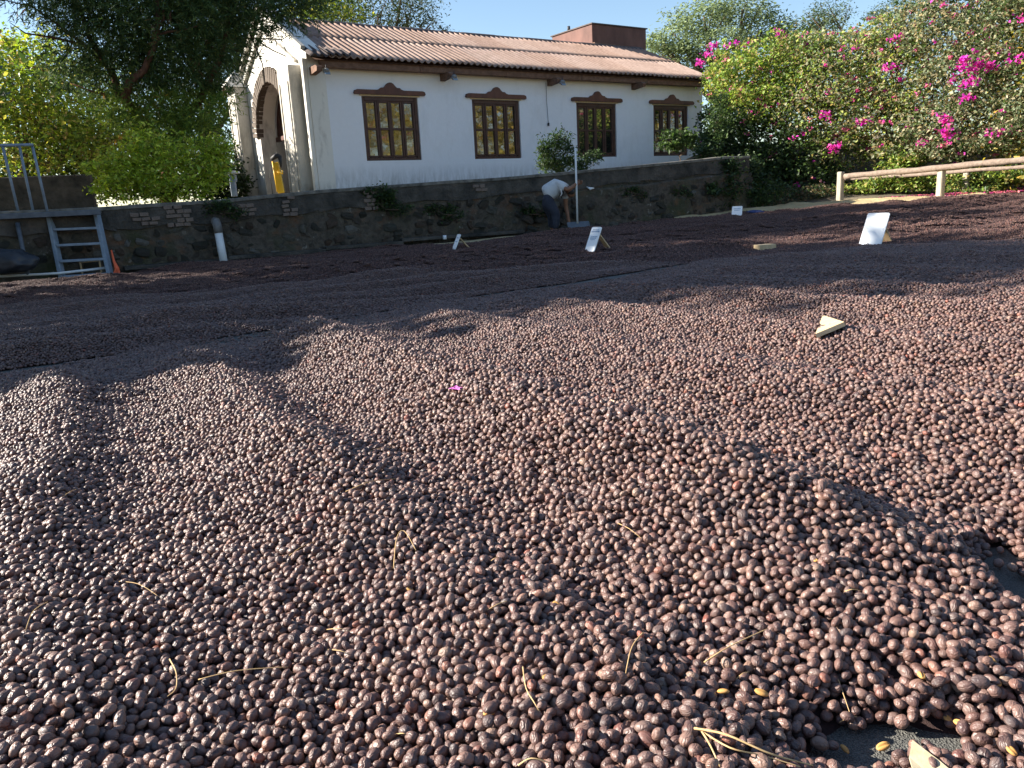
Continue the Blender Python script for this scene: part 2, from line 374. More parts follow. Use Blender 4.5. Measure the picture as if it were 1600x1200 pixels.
# drying patio covered with net: fine near sheet and coarse far sheet share one mesh
WALL = [(-9.4, 10.4, 0.80), (-7.2, 11.3, .82), (-6.55, 11.8, .82), (-5.9, 12.2, .83), (-4.58, 13.0, .86), (-3.18, 13.8, .945), (-1.93, 14.5, .99), (.3, 15.6, 1.06), (2.88, 16.8, 1.19), (4.9, 17.8, 1.31), (5.6, 18.3, 1.32)]
V, Fq = grid(-16, 18, -3, 21.5, .1, lambda x, y: Gf(x, y) - .004)
link('drying_patio', npmesh('drying_patio', V, Fq, smooth=True), M_['net'])['kind'] = 'structure'
V, Fq = grid(-150, 150, -120, 160, 4, lambda x, y: -.55 + 0*x)
o = link('ground', npmesh('ground', V, Fq), M_['earth']); o['kind'] = 'structure'
# earth bank on the right under the hedge
V, Fq = grid(-16, 40, 14, 40, .5, lambda x, y: Gf(x, y) + .012 + .05*nz(x, y, 1.2, 3) + .35*sst(19.5, 25, y) + .25*sst(16, 22, x) + 1.3*sst(22.2, 26.5, y+.25*(x-9)))
keep = []
cx = V[:, 0][Fq].mean(1); cy = V[:, 1][Fq].mean(1)
Fq = Fq[(cx > 4.6) & (cy > np.interp(cx, EDGE[:, 0], EDGE[:, 1]) + .9)]
link('earth_bank', npmesh('earth_bank', V, Fq, smooth=True), M_['earth'])['kind'] = 'structure'
# terrace behind the retaining wall
W2 = WALL + [(7.3, 26, 1.32)]
bm = bmesh.new()
vs = [bm.verts.new((x+(.1 if i < 10 else 0), y+.15, z-.05)) for i, (x, y, z) in enumerate(W2)]
back = [bm.verts.new((x, 60, z)) for x, z in ((7.3, 1.4), (-60, 1.2))] + [bm.verts.new((-60, 0, .7)), bm.verts.new((-9.4, 0, .7))]
bm.faces.new(vs+back); bmesh.ops.triangulate(bm, faces=bm.faces)
me = bpy.data.meshes.new('terrace'); bm.to_mesh(me); bm.free()
link('terrace', me, M_['earth'])['kind'] = 'structure'
# parchment coffee drying along the far edge
def parch_strip(name, line, width, z, label):
    pts = np.array(line); n = 90
    tt = np.linspace(0, len(pts)-1, n); xs = np.interp(tt, range(len(pts)), pts[:, 0]); ys = np.interp(tt, range(len(pts)), pts[:, 1]); ws = np.interp(tt, range(len(pts)), width)
    V = []; m = 13
    for i in range(n):
        for k in range(m):
            f = k/(m-1); x = xs[i] + .15*nz(xs[i], f, 2, 3)*.4; y = ys[i] + (f-.5)*ws[i]
            h = z*math.sin(PI*f)**.5*(.7+.5*float(nz(x, y*3, 2.2, 5)))
            V.append((x, y, float(Gf(x, y))+.006+h))
    a = np.array([i*m+k for i in range(n-1) for k in range(m-1)])
    o = link(name, npmesh(name, np.array(V), np.stack([a, a+m, a+m+1, a+1], -1), smooth=True), M_['parch'])
    return tag(o, label, 'coffee beans', kind='stuff')
parch_strip('parchment_coffee', [(-3.0, 13.55), (-1.6, 14.0), (0, 14.72), (.6, 14.95)], [.12, .5, .55, .15], .03, 'thin pale strip of parchment coffee beans along the foot of the stone wall')
parch_strip('parchment_coffee', [(3.6, 16.9), (5.2, 17.6), (6.6, 18.1), (8.2, 18.5), (9.4, 18.0), (10.6, 17.4)], [.3, 1.2, 2.0, 2.3, 1.6, .2], .11, 'sunlit pale yellow bed of parchment coffee beans by the log rail')

# ------------------------------------------------------------------ random packing of balls (a dropped-and-rolled tile)
def make_tile(L=.36, layers=3.2, seed=3):
    r_ = random.Random(seed); g = .0125; n = int(L/g); g = L/n
    cells = [[] for _ in range(n*n)]
    N = int(L*L*layers/(.0116*.0116*.92))
    out = []
    dirs = [(math.cos(a*PI/4), math.sin(a*PI/4)) for a in range(8)]
    def cand(x, y):
        i, j = int(x/g) % n, int(y/g) % n; res = []
        for a in (-1, 0, 1):
            for b in (-1, 0, 1):
                ii, jj = i+a, j+b; ox = oy = 0
                if ii < 0: ii += n; ox = -L
                elif ii >= n: ii -= n; ox = L
                if jj < 0: jj += n; oy = -L
                elif jj >= n: jj -= n; oy = L
                for q in cells[ii*n+jj][-4:]: res.append((q[0]+ox, q[1]+oy, q[2], q[3]))
        return res
    def rest(x, y, r, cs):
        z = r
        for qx, qy, qz, qr in cs:
            s = (r+qr)**2 - (x-qx)**2 - (y-qy)**2
            if s > 0:
                h = qz + s**.5
                if h > z: z = h
        return z
    for _ in range(N):
        x, y = r_.random()*L, r_.random()*L; r = .0058*r_.uniform(.88, 1.12)
        cs = cand(x, y); z = rest(x, y, r, cs); step = .0045; k0 = r_.randrange(8); it = 0
        while step > .0007 and it < 14:
            best = None
            for k in range(8):
                dx, dy = dirs[(k+k0) & 7]; xx, yy = x+dx*step, y+dy*step; zz = rest(xx, yy, r, cs)
                if zz < z-1e-5: z = zz; best = (xx, yy)
            if best: x, y = best
            else: step *= .5
            it += 1
            if best and it % 2 == 0:
                x %= L; y %= L; cs = cand(x, y); z = rest(x, y, r, cs)
        x %= L; y %= L
        cells[int(x/g) % n*n + int(y/g) % n].append((x, y, z, r)); out.append((x, y, z, r))
    A = np.array(out)
    # height of the top surface: mean of the highest ball per cell
    tops = np.array([max((q[2] for q in c_), default=0) for c_ in cells])
    H = float(np.median(tops[tops > 0]))
    # per-ball burial: how far under the highest neighbour
    return A, L, H
TILE, TL, TH = make_tile()
def icomesh(sub):
    bm = bmesh.new(); bmesh.ops.create_icosphere(bm, subdivisions=sub, radius=1)
    V = np.array([v.co[:] for v in bm.verts]); F = np.array([[v.index for v in f.verts] for f in bm.faces]); bm.free(); return V, F
IV, IF = icomesh(4); IV3, IF3 = icomesh(3); IV1, IF1 = icomesh(1)
def cherry_shape(V, seed, kind):
    r = random.Random(seed); n = V / np.linalg.norm(V, axis=1)[:, None]
    phi = np.arctan2(n[:, 2], n[:, 1]); lat = n[:, 0]
    wr = np.cos(lat*PI/2)**.6 if False else np.sqrt(np.clip(1-lat*lat, 0, 1))
    d = 0.055*nz(n[:, 0]+2*seed, n[:, 1]+n[:, 2]*1.7, 2.1, seed) + .02*nz(n[:, 1]*1.3-seed, n[:, 2]-n[:, 0], 4.3, seed+3)
    if kind == 'wrinkled':
        d = d + .080*wr*(np.abs(np.sin(phi*3.5+lat*1.3+seed+.5*nz(n[:, 0], n[:, 1], 3, seed)))-.5) + .018*nz(phi*2, lat*2.5, 3.1, seed+5)
    elif kind == 'ridged':
        d = d + .030*wr*(np.abs(np.sin(phi*5.5+lat*.9+seed))-.5) - .13*wr*np.exp(-(np.abs(np.abs(phi)-PI/2)/.22)**2)*(n[:, 2] > 0)
    elif kind == 'shrivelled':
        d = d + .075*nz(n[:, 0]*1.2+seed, phi, 2.6, seed) + .035*nz(n[:, 0]*3, phi*2.2, 3, seed+1)
    else:
        d = d + .012*wr*np.sin(phi*6+lat*2+seed) + .010*nz(n[:, 0]*2, phi*2, 3, seed+1)
    # stem scar / tip
    d = d - .10*np.exp(-((1-lat)/.035)) + .05*np.exp(-((1+lat)/.03))
    s = (.0072*r.uniform(.92, 1.06), .0058*r.uniform(.92, 1.05), .0053*r.uniform(.9, 1.05))
    return n*(1+d)[:, None]*np.array(s)
KINDS = ['smooth', 'wrinkled', 'ridged', 'wrinkled', 'shrivelled', 'wrinkled', 'ridged', 'shrivelled']
hid = bpy.data.collections.new('cherry_shapes')
cherry_hi = []
for i, k in enumerate(KINDS):
    me = npmesh('dried_cherry_shape', cherry_shape(IV3, i+1, k), IF3, smooth=True); me.materials.append(M_['cherry'])
    o = bpy.data.objects.new('cherry_shape_%s' % 'abcdefgh'[i], me); hid.objects.link(o)
    me = npmesh('dried_cherry', cherry_shape(IV3, i+1, k), IF3, smooth=True); me.materials.append(M_['cherry']); cherry_hi.append(me)

# place the balls over the near field
Y1 = 7.2
def place_cherries():
    P = []
    nx = int(16/TL)+2
    keep = TILE[TILE[:, 2] > TH-.021]
    for a in range(-nx//2, nx//2+1):
        for b in range(0, int(Y1/TL)+1):
            x0, y0 = a*TL, b*TL + .2
            if abs(x0) > .72*(y0+TL)+1.6: continue
            q = keep.copy(); q[:, 0] += x0; q[:, 1] += y0
            P.append(q)
    P = np.concatenate(P); x, y = P[:, 0].copy(), P[:, 1].copy()
    P[:, 0] += .012*nz(x, y, 6.1, 1); P[:, 1] += .012*nz(x, y, 5.7, 2)
    x, y = P[:, 0], P[:, 1]
    T = thick(x, y); G = Gf(x, y)
    rel = P[:, 2]-TH
    z = G + T + rel
    r = P[:, 3]
    # far from the camera only the top balls are ever seen
    lim = np.where(y < 1.6, -.021, np.where(y < 3, -.014, -.010))
    ok = (rel > lim) & (z > G + .001) & (np.abs(x) < .70*y+1.2) & (y > .25) & (y < Y1)
    z = np.where(z < G + r*.9, G + r*.9, z)
    ok &= ~((T < .006) & (rng.random(len(T)) > .25))
    Q = np.stack([x, y, z], -1)[ok]; rel = rel[ok]; r = r[ok]
    # a few strays on the bare net
    n = 26000; sx = rng.uniform(-4.5, 6.5, n); sy = rng.uniform(.4, Y1, n); tt = thick(sx, sy)
    m = (tt < .004) & (rng.random(n) < .45) & (np.abs(sx) < .7*sy+.28)
    S_ = np.stack([sx, sy, Gf(sx, sy)+.0052], -1)[m]
    Q = np.concatenate([Q, S_]); rel = np.concatenate([rel, np.zeros(len(S_))]); r = np.concatenate([r, np.full(len(S_), .0056)])
    return Q, rel, r
Q, rel, rr = place_cherries()
n = len(Q)
sc_ = (rr/.0058)[:, None]*rng.uniform(.84, 1.16, (n, 1))*rng.uniform(.88, 1.12, (n, 3))*np.array([1.05, 1.0, .98])
# long axis mostly lying down: yaw random, small pitch, random spin about the long axis
yaw = rng.uniform(0, 2*PI, n); pit = rng.normal(0, .45, n); spin = rng.uniform(0, 2*PI, n)
rot = np.stack([spin, pit, yaw], -1)
pick = rng.integers(0, len(KINDS), n)
U_, W_, D_ = project(Q)
vis = (U_ > -6) & (U_ < 1606) & (W_ < 1206) & (rel > -.0035)
order = np.argsort(np.where(vis, D_, 1e9)); near = order[:300]
solo = np.zeros(n, bool); solo[near] = True
LAB = {'smooth': 'smooth dark brown dried coffee cherry lying in the nearest part of the heap',
       'wrinkled': 'wrinkled dark brown dried coffee cherry lying in the nearest part of the heap',
       'ridged': 'dark brown dried coffee cherry with a long groove in the nearest part of the heap',
       'shrivelled': 'shrivelled dark brown dried coffee cherry in the nearest part of the heap'}
for i in near:
    o = bpy.data.objects.new('coffee_cherry', cherry_hi[pick[i]]); C.objects.link(o)
    o.location = Q[i]; o.rotation_euler = rot[i]; o.scale = sc_[i]
    k = KINDS[pick[i]]; tag(o, LAB[k], 'coffee cherry', k + ' coffee cherries at the near edge')

def scatter(name, Q, rot, scl, pick, coll):
    me = bpy.data.meshes.new(name); me.vertices.add(len(Q)); me.vertices.foreach_set('co', Q.astype(np.float32).ravel())
    for nm, typ, key, arr in (('rot', 'FLOAT_VECTOR', 'vector', rot), ('scl', 'FLOAT_VECTOR', 'vector', scl), ('pick', 'INT', 'value', pick)):
        a = me.attributes.new(nm, typ, 'POINT'); a.data.foreach_set(key, np.ascontiguousarray(arr, np.int32 if typ == 'INT' else np.float32).ravel())
    o = bpy.data.objects.new(name, me); C.objects.link(o)
    g = bpy.data.node_groups.new(name, 'GeometryNodeTree')
    g.interface.new_socket('Geometry', in_out='INPUT', socket_type='NodeSocketGeometry'); g.interface.new_socket('Geometry', in_out='OUTPUT', socket_type='NodeSocketGeometry')
    N = g.nodes.new; gi = N('NodeGroupInput'); go = N('NodeGroupOutput'); ip = N('GeometryNodeInstanceOnPoints'); ci = N('GeometryNodeCollectionInfo')
    ci.inputs['Collection'].default_value = coll; ci.inputs['Separate Children'].default_value = True; ci.inputs['Reset Children'].default_value = True
    ip.inputs['Pick Instance'].default_value = True
    def attr(nm, t):
        a = N('GeometryNodeInputNamedAttribute'); a.data_type = t; a.inputs['Name'].default_value = nm; return a.outputs['Attribute']
    L = g.links.new
    L(gi.outputs[0], ip.inputs['Points']); L(ci.outputs[0], ip.inputs['Instance']); L(attr('rot', 'FLOAT_VECTOR'), ip.inputs['Rotation'])
    L(attr('scl', 'FLOAT_VECTOR'), ip.inputs['Scale']); L(attr('pick', 'INT'), ip.inputs['Instance Index']); L(ip.outputs[0], go.inputs[0])
    o.modifiers.new('scatter', 'NODES').node_group = g
    return o
rest_ = ~solo
tag(scatter('coffee_cherries', Q[rest_], rot[rest_], sc_[rest_], pick[rest_], hid),
    'countless dark brown dried coffee cherries raked into heaps across the foreground', 'coffee cherries', kind='stuff')
print('near cherries', n)

# far field: square patches of small cherries, laid over the combed beds
hid2 = bpy.data.collections.new('patch_shapes')
PS = .14
for i in range(3):
    top = TILE[(TILE[:, 2] > TH-.011)]
    q = top[(top[:, 0] > i*.04) & (top[:, 0] < i*.04+PS) & (top[:, 1] > i*.04) & (top[:, 1] < i*.04+PS)]
    vs, fs, ts = [], [], []
    for k, (x, y, z, r) in enumerate(q):
        e = np.array([.0074, .0060, .0056])*rng.uniform(.9, 1.12, 3); a, b = rng.uniform(0, 2*PI), rng.normal(0, .4)
        Rm = np.array(Matrix.Rotation(a, 3, 'Z') @ Matrix.Rotation(b, 3, 'Y'))
        vs.append((IV1*e) @ Rm.T + np.array([x-i*.04-PS/2, y-i*.04-PS/2, z-TH])); fs.append(IF1+k*len(IV1)); ts.append(np.full((len(IV1), 3), rng.random()))
    me = npmesh('cherry_patch', np.concatenate(vs), np.concatenate(fs), np.concatenate(ts), True); me.materials.append(M_['cherry_far'])
    hid2.objects.link(bpy.data.objects.new('cherry_patch_%s' % 'abc'[i], me))
st = PS*.97
gx, gy = np.meshgrid(np.arange(-9, 13.5, st), np.arange(Y1-.02+PS/2, 18, st)); gx = gx.ravel(); gy = gy.ravel()
T = thick(gx, gy); e = pl_dist(gx, gy, EDGE)
m = (np.abs(gx) < .72*gy+.6) & (e < -.02) & (T > .002)
gx, gy = gx[m], gy[m]; h = .06
sx_ = (Sf(gx+h, gy)-Sf(gx-h, gy))/(2*h); sy_ = (Sf(gx, gy+h)-Sf(gx, gy-h))/(2*h)
# orientation: slope as x/y tilt, no yaw so the squares meet
rotp = np.stack([np.arctan(sy_), -np.arctan(sx_), np.zeros_like(gx)], -1)
tag(scatter('coffee_cherries', np.stack([gx, gy, Sf(gx, gy)], -1), rotp, np.ones((len(gx), 3)), rng.integers(0, 3, len(gx)), hid2),
    'far beds of dark dried coffee cherries combed into low waves before the wall', 'coffee cherries', kind='stuff')
# dark sheet for deeper cherries, with the shade of the gaps in its colour
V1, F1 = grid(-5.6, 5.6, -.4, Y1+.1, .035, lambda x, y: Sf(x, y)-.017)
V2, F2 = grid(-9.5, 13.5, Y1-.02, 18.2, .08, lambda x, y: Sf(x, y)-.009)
o = link('cherry_under_sheet', npmesh('cherry_under_sheet', np.concatenate([V1, V2]), np.concatenate([F1, F2+len(V1)]), smooth=True), M_['under'])
tag(o, 'dark sheet standing for the deeper coffee cherries and the shade between them', 'coffee cherries', kind='stuff')

def surf(x, y): return float(Sf(np.array(x), np.array(y)))
def hit(px, py, h=0.0):
    """where the sight line through a photograph point meets the heap"""
    d = ray(px, py); t = np.linspace(.3, 28, 6000); X = EYE.x+d.x*t; Y = EYE.y+d.y*t; Z = EYE.z+d.z*t
    m = Z < np.maximum(Sf(X, Y), Gf(X, Y)) + h; i = int(np.argmax(m)); return Vector((X[i], Y[i], Z[i]))

# ------------------------------------------------------------------ retaining wall
pw = empty('retaining_wall', (-1.93, 14.5, -.1), 'long low dark rubble stone wall with grey rendered top below the white building', 'wall')
pw_l = Vector(pw.location)
def seg_frame(i):
    a = Vector((WALL[i][0], WALL[i][1], 0)); b = Vector((WALL[i+1][0], WALL[i+1][1], 0)); d = (b-a); L = d.length; d.normalize()
    return a, d, L, Vector((d.y, -d.x, 0)), WALL[i][2], WALL[i+1][2]
band, core, cop = MB(), MB(), MB()
bandh = .34
for i in range(len(WALL)-1):
    a, d, L, nn, z0, z1 = seg_frame(i); a = a - pw_l
    # lower rubble core and upper rendered band, the band 3 cm proud
    nseg = max(2, int(L/.25)); 
    def wallface(mb, off, zb, zt, jit):
        rows = 5; g = []
        for k in range(nseg+1):
            f = k/nseg; zt_ = z0+(z1-z0)*f + zt + pw_l.z*0; col = []
            for r in range(rows+1):
                z = zb + (zt_-zb)*r/rows if callable(zb) is False else zb(f) + (zt_-zb(f))*r/rows
                x = a + d*(L*f) + nn*(off + jit*noise.noise(Vector((a.x+d.x*L*f, a.y+d.y*L*f, z))*2.3))
                col.append(mb.bm.verts.new((x.x, x.y, z-pw_l.z)))
            g.append(col)
        for k in range(nseg):
            for r in range(rows): mb.bm.faces.new((g[k][r], g[k+1][r], g[k+1][r+1], g[k][r+1]))
        return g
    wallface(core, 0, -.6, -bandh+.02, .03)
    gb = wallface(band, .035, lambda f: z0+(z1-z0)*f-bandh+.03*math.sin(9*f+i), -.035, .012)
    # underside and back of the band
    for k in range(nseg):
        p, q = gb[k][0], gb[k+1][0]
        p2 = band.bm.verts.new(p.co - nn*.08 - Vector((0, 0, .01))); q2 = band.bm.verts.new(q.co - nn*.08 - Vector((0, 0, .01)))
        band.bm.faces.new((p2, q2, q, p))

nrm_ = []
for i in range(len(WALL)):
    ns_ = [seg_frame(k)[3] for k in (i-1, i) if 0 <= k < len(WALL)-1]; nrm_.append((sum(ns_, Vector())).normalized())
prev = None
for i in range(len(WALL)-1):
    for k in range(6):
        f = k/6 if i < len(WALL)-2 else k/5
        P = Vector(WALL[i]).lerp(Vector(WALL[i+1]), f) - Vector((pw_l.x, pw_l.y, pw_l.z)); q_ = nrm_[i].lerp(nrm_[i+1], f).normalized()
        jt = .008*noise.noise(P*2.1)
        col = [cop.bm.verts.new(P + q_*o_ + Vector((0, 0, dz+jt))) for o_, dz in ((.02, -.06), (.055, -.05), (.06, -.004), (.04, .004), (-.34, .008), (-.34, -.6))]
        if prev:
            for r in range(5): cop.bm.faces.new((prev[r], col[r], col[r+1], prev[r+1]))
        prev = col
core.build('rubble_core', M_['mortar'], pw); band.build('render_band', M_['bandplaster'], pw); cop.build('coping', M_['coping'], pw)
# stones
def rockmesh(seed, name='stone'):
    bm = bmesh.new(); bmesh.ops.create_cube(bm, size=1); bmesh.ops.subdivide_edges(bm, edges=bm.edges, cuts=1, use_grid_fill=True)
    r = random.Random(seed)
    for v in bm.verts:
        n_ = v.co.normalized(); k = v.co.length; v.co = n_*(k*.30+.36) + Vector((r.uniform(-.10, .10) for _ in range(3)))
    me = bpy.data.meshes.new(name); bm.to_mesh(me); bm.free(); me.materials.append(M_['stone']); return me
ROCK = [rockmesh(i) for i in range(9)]
cands = []
for i in range(len(WALL)-1):
    a, d, L, nn, z0, z1 = seg_frame(i); s_ = 0
    rowh = .135
    for rw in range(7):
        s_ = rnd.uniform(0, .15)
        while s_ < L:
            ww = rnd.uniform(.09, .30); f = s_/L; zt = z0+(z1-z0)*f - bandh - .05; z = zt - rowh*(rw+.4) + rnd.uniform(-.03, .03)
            p = a + d*(s_+ww/2)
            if z > float(Gf(p.x, p.y)) - .03: cands.append((p + (nn*.12 if i > 6 and z < zt-.14 else Vector()), d, nn, z, ww, rowh*rnd.uniform(.7, 1.15)))
            s_ += ww + rnd.uniform(.0, .12)
rnd.shuffle(cands)
cands = [c_ for c_ in cands if project(np.array([[c_[0].x, c_[0].y, c_[3]]]))[0][0] > -10][:262]
for p, d, nn, z, ww, hh in cands:
    o = link('stone', rnd.choice(ROCK), None, pw)
    ang = math.atan2(d.y, d.x)
    o.location = Vector((p.x, p.y, z)) - pw_l + nn*rnd.uniform(-.075, -.008); o.rotation_euler = (rnd.uniform(-.3, .3), rnd.uniform(-.6, .6), ang+rnd.uniform(-.15, .15))
    o.scale = (ww*1.05, rnd.uniform(.12, .17), hh*1.15)
# patches of exposed brickwork breaking through the band
bkm = bpy.data.meshes.new('brick'); bm = bmesh.new(); bmesh.ops.create_cube(bm, size=1); bmesh.ops.bevel(bm, geom=bm.edges[:], offset=.06, segments=1, affect='EDGES'); bm.to_mesh(bkm); bm.free(); bkm.materials.append(M_['pinkbrick'])
def wall_at(px):
    best = None
    for i in range(len(WALL)-1):
        a, d, L, nn, z0, z1 = seg_frame(i)
        r = ray(px, 300); den = r.x*d.y - r.y*d.x
        s_ = (a.y*r.x - a.x*r.y)/(-(d.y*r.x - d.x*r.y)) if abs(den) > 1e-9 else -1
        if 0 <= s_ <= L: return a+d*s_, d, nn, z0+(z1-z0)*s_/L
    return None
for px, dz0, cols, rows in ((272, .02, 3, 5), (218, .10, 3, 3), (447, .02, 2, 5), (577, .05, 2, 5), (748, .08, 2, 2), (375, .08, 3, 3)):
    w_ = wall_at(px)
    if not w_: continue
    p, d, nn, zt = w_
    for c_ in range(cols):
        for r_ in range(rows):
            if rnd.random() < .12: continue
            o = link('brick', bkm, None, pw); o.location = p + d*((c_-(cols-1)/2+.25*(r_ % 2))*.125+rnd.uniform(-.01, .01)) + nn*rnd.uniform(.03, .05) + Vector((0, 0, zt-dz0-.05-r_*.068)) - pw_l
            o.rotation_euler = (0, rnd.uniform(-.08, .08), math.atan2(d.y, d.x)); o.scale = (.115*rnd.uniform(.8, 1.1), .06, .058*rnd.uniform(.8, 1.1))
# lower projecting ledge on the right part of the wall
lg = MB(); prev = None
for i in (7, 8, 9):
    a, d, L, nn, z0, z1 = seg_frame(i); a = a-pw_l
    for k in range(int(L/.16)+1):
        f = k/(int(L/.16)+1); q = a + d*(L*f); zt = z0+(z1-z0)*f - .50 + .025*noise.noise(Vector((q.x*1.3, q.y*1.3, 2)))
        col = []
        for off, z in ((-.02, zt+.02), (.07, zt+.02), (.12, zt-.01), (.125, zt-.12), (.13, zt-.28), (.13, zt-.45), (.14, -.5)):
            jt = .035*noise.noise(Vector((q.x*2.7, q.y*2.7, z*3)))+.02*noise.noise(Vector((q.x*7, q.y*7, z*8)))
            col.append(lg.bm.verts.new(q + nn*((off + (jt if off > 0 else 0))*(1 if i > 7 else min(1, .02+f*1.6)) - (0 if i > 7 else .05*(1-min(1, f*1.6)))) + Vector((0, 0, z-pw_l.z+jt*.5))))
        if prev:
            for r in range(6): lg.bm.faces.new((prev[r], col[r], col[r+1], prev[r+1]))
        prev = col
lgo = lg.build('lower_ledge', M_['mortar'], pw)
# concrete edge strip at the foot
cs_ = MB()
for i in range(3, 7):
    a, d, L, nn, z0, z1 = seg_frame(i)
    cs_.box(a - pw_l + d*L/2 + nn*.12 + Vector((0, 0, float(Gf(a.x+d.x*L/2, a.y+d.y*L/2))-pw_l.z-.01)), (L, .22, .06), Matrix.Rotation(math.atan2(d.y, d.x), 3, 'Z'), .01)
cs_.build('foot_kerb', M_['bandplaster'], pw)

# ------------------------------------------------------------------ building
TH_ = 0.5866
D = Vector((math.cos(TH_), math.sin(TH_), 0)); Nn = Vector((math.sin(TH_), -math.cos(TH_), 0)); UP = Vector((0, 0, 1))
P0 = Vector((-3.244, 19.787, 0))
def B(s, off, z): return P0 + D*s + Nn*off + UP*z      # off: toward the camera side
bld = empty('chapel_building', B(-1.28, 0, 1.0), 'long white limewashed building with brown corrugated roof and arched gable front', 'building')
bl = Vector(bld.location)
def Bl(s, off, z): return B(s, off, z) - bl
SL, SR = -1.28, 11.75; WZ0, WZT = .95, 4.02; WID = 5.75
WIN = [(0, 1.507), (3.095, 1.507), (6.579, 1.507), (9.597, 1.507)]; WB, WT = 1.723, 3.223
# side wall with four openings
xs = [SL+.02]; 
for a_, w_ in WIN: xs += [a_, a_+w_]
xs += [SR]; zs = [WZ0, WB, WT, WZT]
mb = MB()
for i in range(len(xs)-1):
    for j in range(3):
        if i % 2 == 1 and j == 1:
            for (p, q, r, s) in (((xs[i], 0, zs[1]), (xs[i+1], 0, zs[1]), (xs[i+1], -.3, zs[1]), (xs[i], -.3, zs[1])),
                                 ((xs[i], 0, zs[2]), (xs[i+1], 0, zs[2]), (xs[i+1], -.3, zs[2]), (xs[i], -.3, zs[2])),
                                 ((xs[i], 0, zs[1]), (xs[i], 0, zs[2]), (xs[i], -.3, zs[2]), (xs[i], -.3, zs[1])),
                                 ((xs[i+1], 0, zs[1]), (xs[i+1], 0, zs[2]), (xs[i+1], -.3, zs[2]), (xs[i+1], -.3, zs[1]))):
                mb.bm.faces.new([mb.bm.verts.new(Bl(*v_)) for v_ in (p, q, r, s)])
            continue
        mb.bm.faces.new([mb.bm.verts.new(Bl(*v_)) for v_ in ((xs[i], 0, zs[j]), (xs[i+1], 0, zs[j]), (xs[i+1], 0, zs[j+1]), (xs[i], 0, zs[j+1]))])
bmesh.ops.remove_doubles(mb.bm, verts=mb.bm.verts, dist=.001)
mb.build('side_wall', M_['white'], bld)
# rear and right walls, gable end, dark inside
mb = MB()
for poly in ([(SL+.4, -WID, WZ0), (SR, -WID, WZ0), (SR, -WID, WZT), (SL+.4, -WID, WZT)],
             [(SR, 0, WZ0), (SR, -WID, WZ0), (SR, -WID, WZT), (SR, -WID/2, 5.32), (SR, 0, WZT)]):
    mb.bm.faces.new([mb.bm.verts.new(Bl(*v_)) for v_ in poly])
mb.build('rear_wall', M_['white'], bld)
mb = MB(); mb.bm.faces.new([mb.bm.verts.new(Bl(*v_)) for v_ in ((SL, 0, WZ0+.03), (SR, 0, WZ0+.03), (SR, -WID, WZ0+.03), (SL, -WID, WZ0+.03))]); mb.build('floor_slab', M_['bandplaster'], bld)
# windows
for a_, w_ in WIN:
    wo = bpy.data.objects.new('window', None); C.objects.link(wo); wo.parent = bld; wo.location = Bl(a_, -.09, WB)
    def Wl(s, o_, z): return D*s + Nn*o_ + UP*z
    Hh = WT-WB; rz = Matrix.Rotation(TH_, 3, 'Z')
    fr = MB()
    fr.box(Wl(.04, 0, Hh/2), (.08, .1, Hh-.004), rz, .008); fr.box(Wl(w_-.04, 0, Hh/2), (.08, .1, Hh-.004), rz, .008)
    fr.box(Wl(w_/2, 0, .035), (w_-.17, .098, .07), rz, .008); fr.box(Wl(w_/2, 0, Hh-.05), (w_-.17, .098, .1), rz, .008)
    fr.build('window_frame', M_['frame'], wo)
    cw = (w_-.16)/4
    for k in range(4):
        c0_ = .08 + cw*k
        sa = MB(); sa.box(Wl(c0_+.028, .012*(k % 2), Hh/2), (.052, .05, Hh-.18), rz, .006); sa.box(Wl(c0_+cw-.028, .012*(k % 2), Hh/2), (.052, .05, Hh-.18), rz, .006)
        sa.box(Wl(c0_+cw/2, .012*(k % 2), Hh*.50), (cw-.11, .046, .055), rz, .006)
        sa.box(Wl(c0_+cw/2, .012*(k % 2), .10), (cw-.11, .046, .05), rz, .006); sa.box(Wl(c0_+cw/2, .012*(k % 2), Hh-.115), (cw-.11, .046, .05), rz, .006)
        sa.build('sash', M_['frame'], wo)
        for z0_, z1_ in ((.12, Hh*.5-.025), (Hh*.5+.025, Hh-.135)):
            tw = rnd.uniform(-.02, .02)
            g_ = MB(); g_.box(Wl(c0_+cw/2, -.012, (z0_+z1_)/2), (cw-.10, .006, z1_-z0_), Matrix.Rotation(TH_+tw, 3, 'Z') @ Matrix.Rotation(rnd.uniform(-.012, .012), 3, 'X')); g_.build('pane', M_['glass'], wo)
    # carved lintel: a bar with rounded ends and an ogee crest
    pr = [(-.20, .03), (-.18, .0), (w_+.18, .0), (w_+.20, .03), (w_+.18, .085), (w_+.12, .105), (w_/2+.36, .105), (w_/2+.29, .125), (w_/2+.25, .16), (w_/2+.17, .165),
          (w_/2+.13, .20), (w_/2+.08, .255), (w_/2+.03, .28), (w_/2-.03, .28), (w_/2-.08, .255), (w_/2-.13, .20), (w_/2-.17, .165), (w_/2-.25, .16), (w_/2-.29, .125), (w_/2-.36, .105), (-.12, .105), (-.18, .085)]
    lt = MB(); lt.prism(pr, Bl(a_, .003, WT+.035), D, UP, Nn, .075); lt.build('carved_lintel', M_['wood'], bld)
    st_ = MB(); st_.box(Bl(a_+w_/2, .012, WT+.017), (w_+.10, .03, .026), rz); st_.build('lintel_strip', M_['ply'], bld)
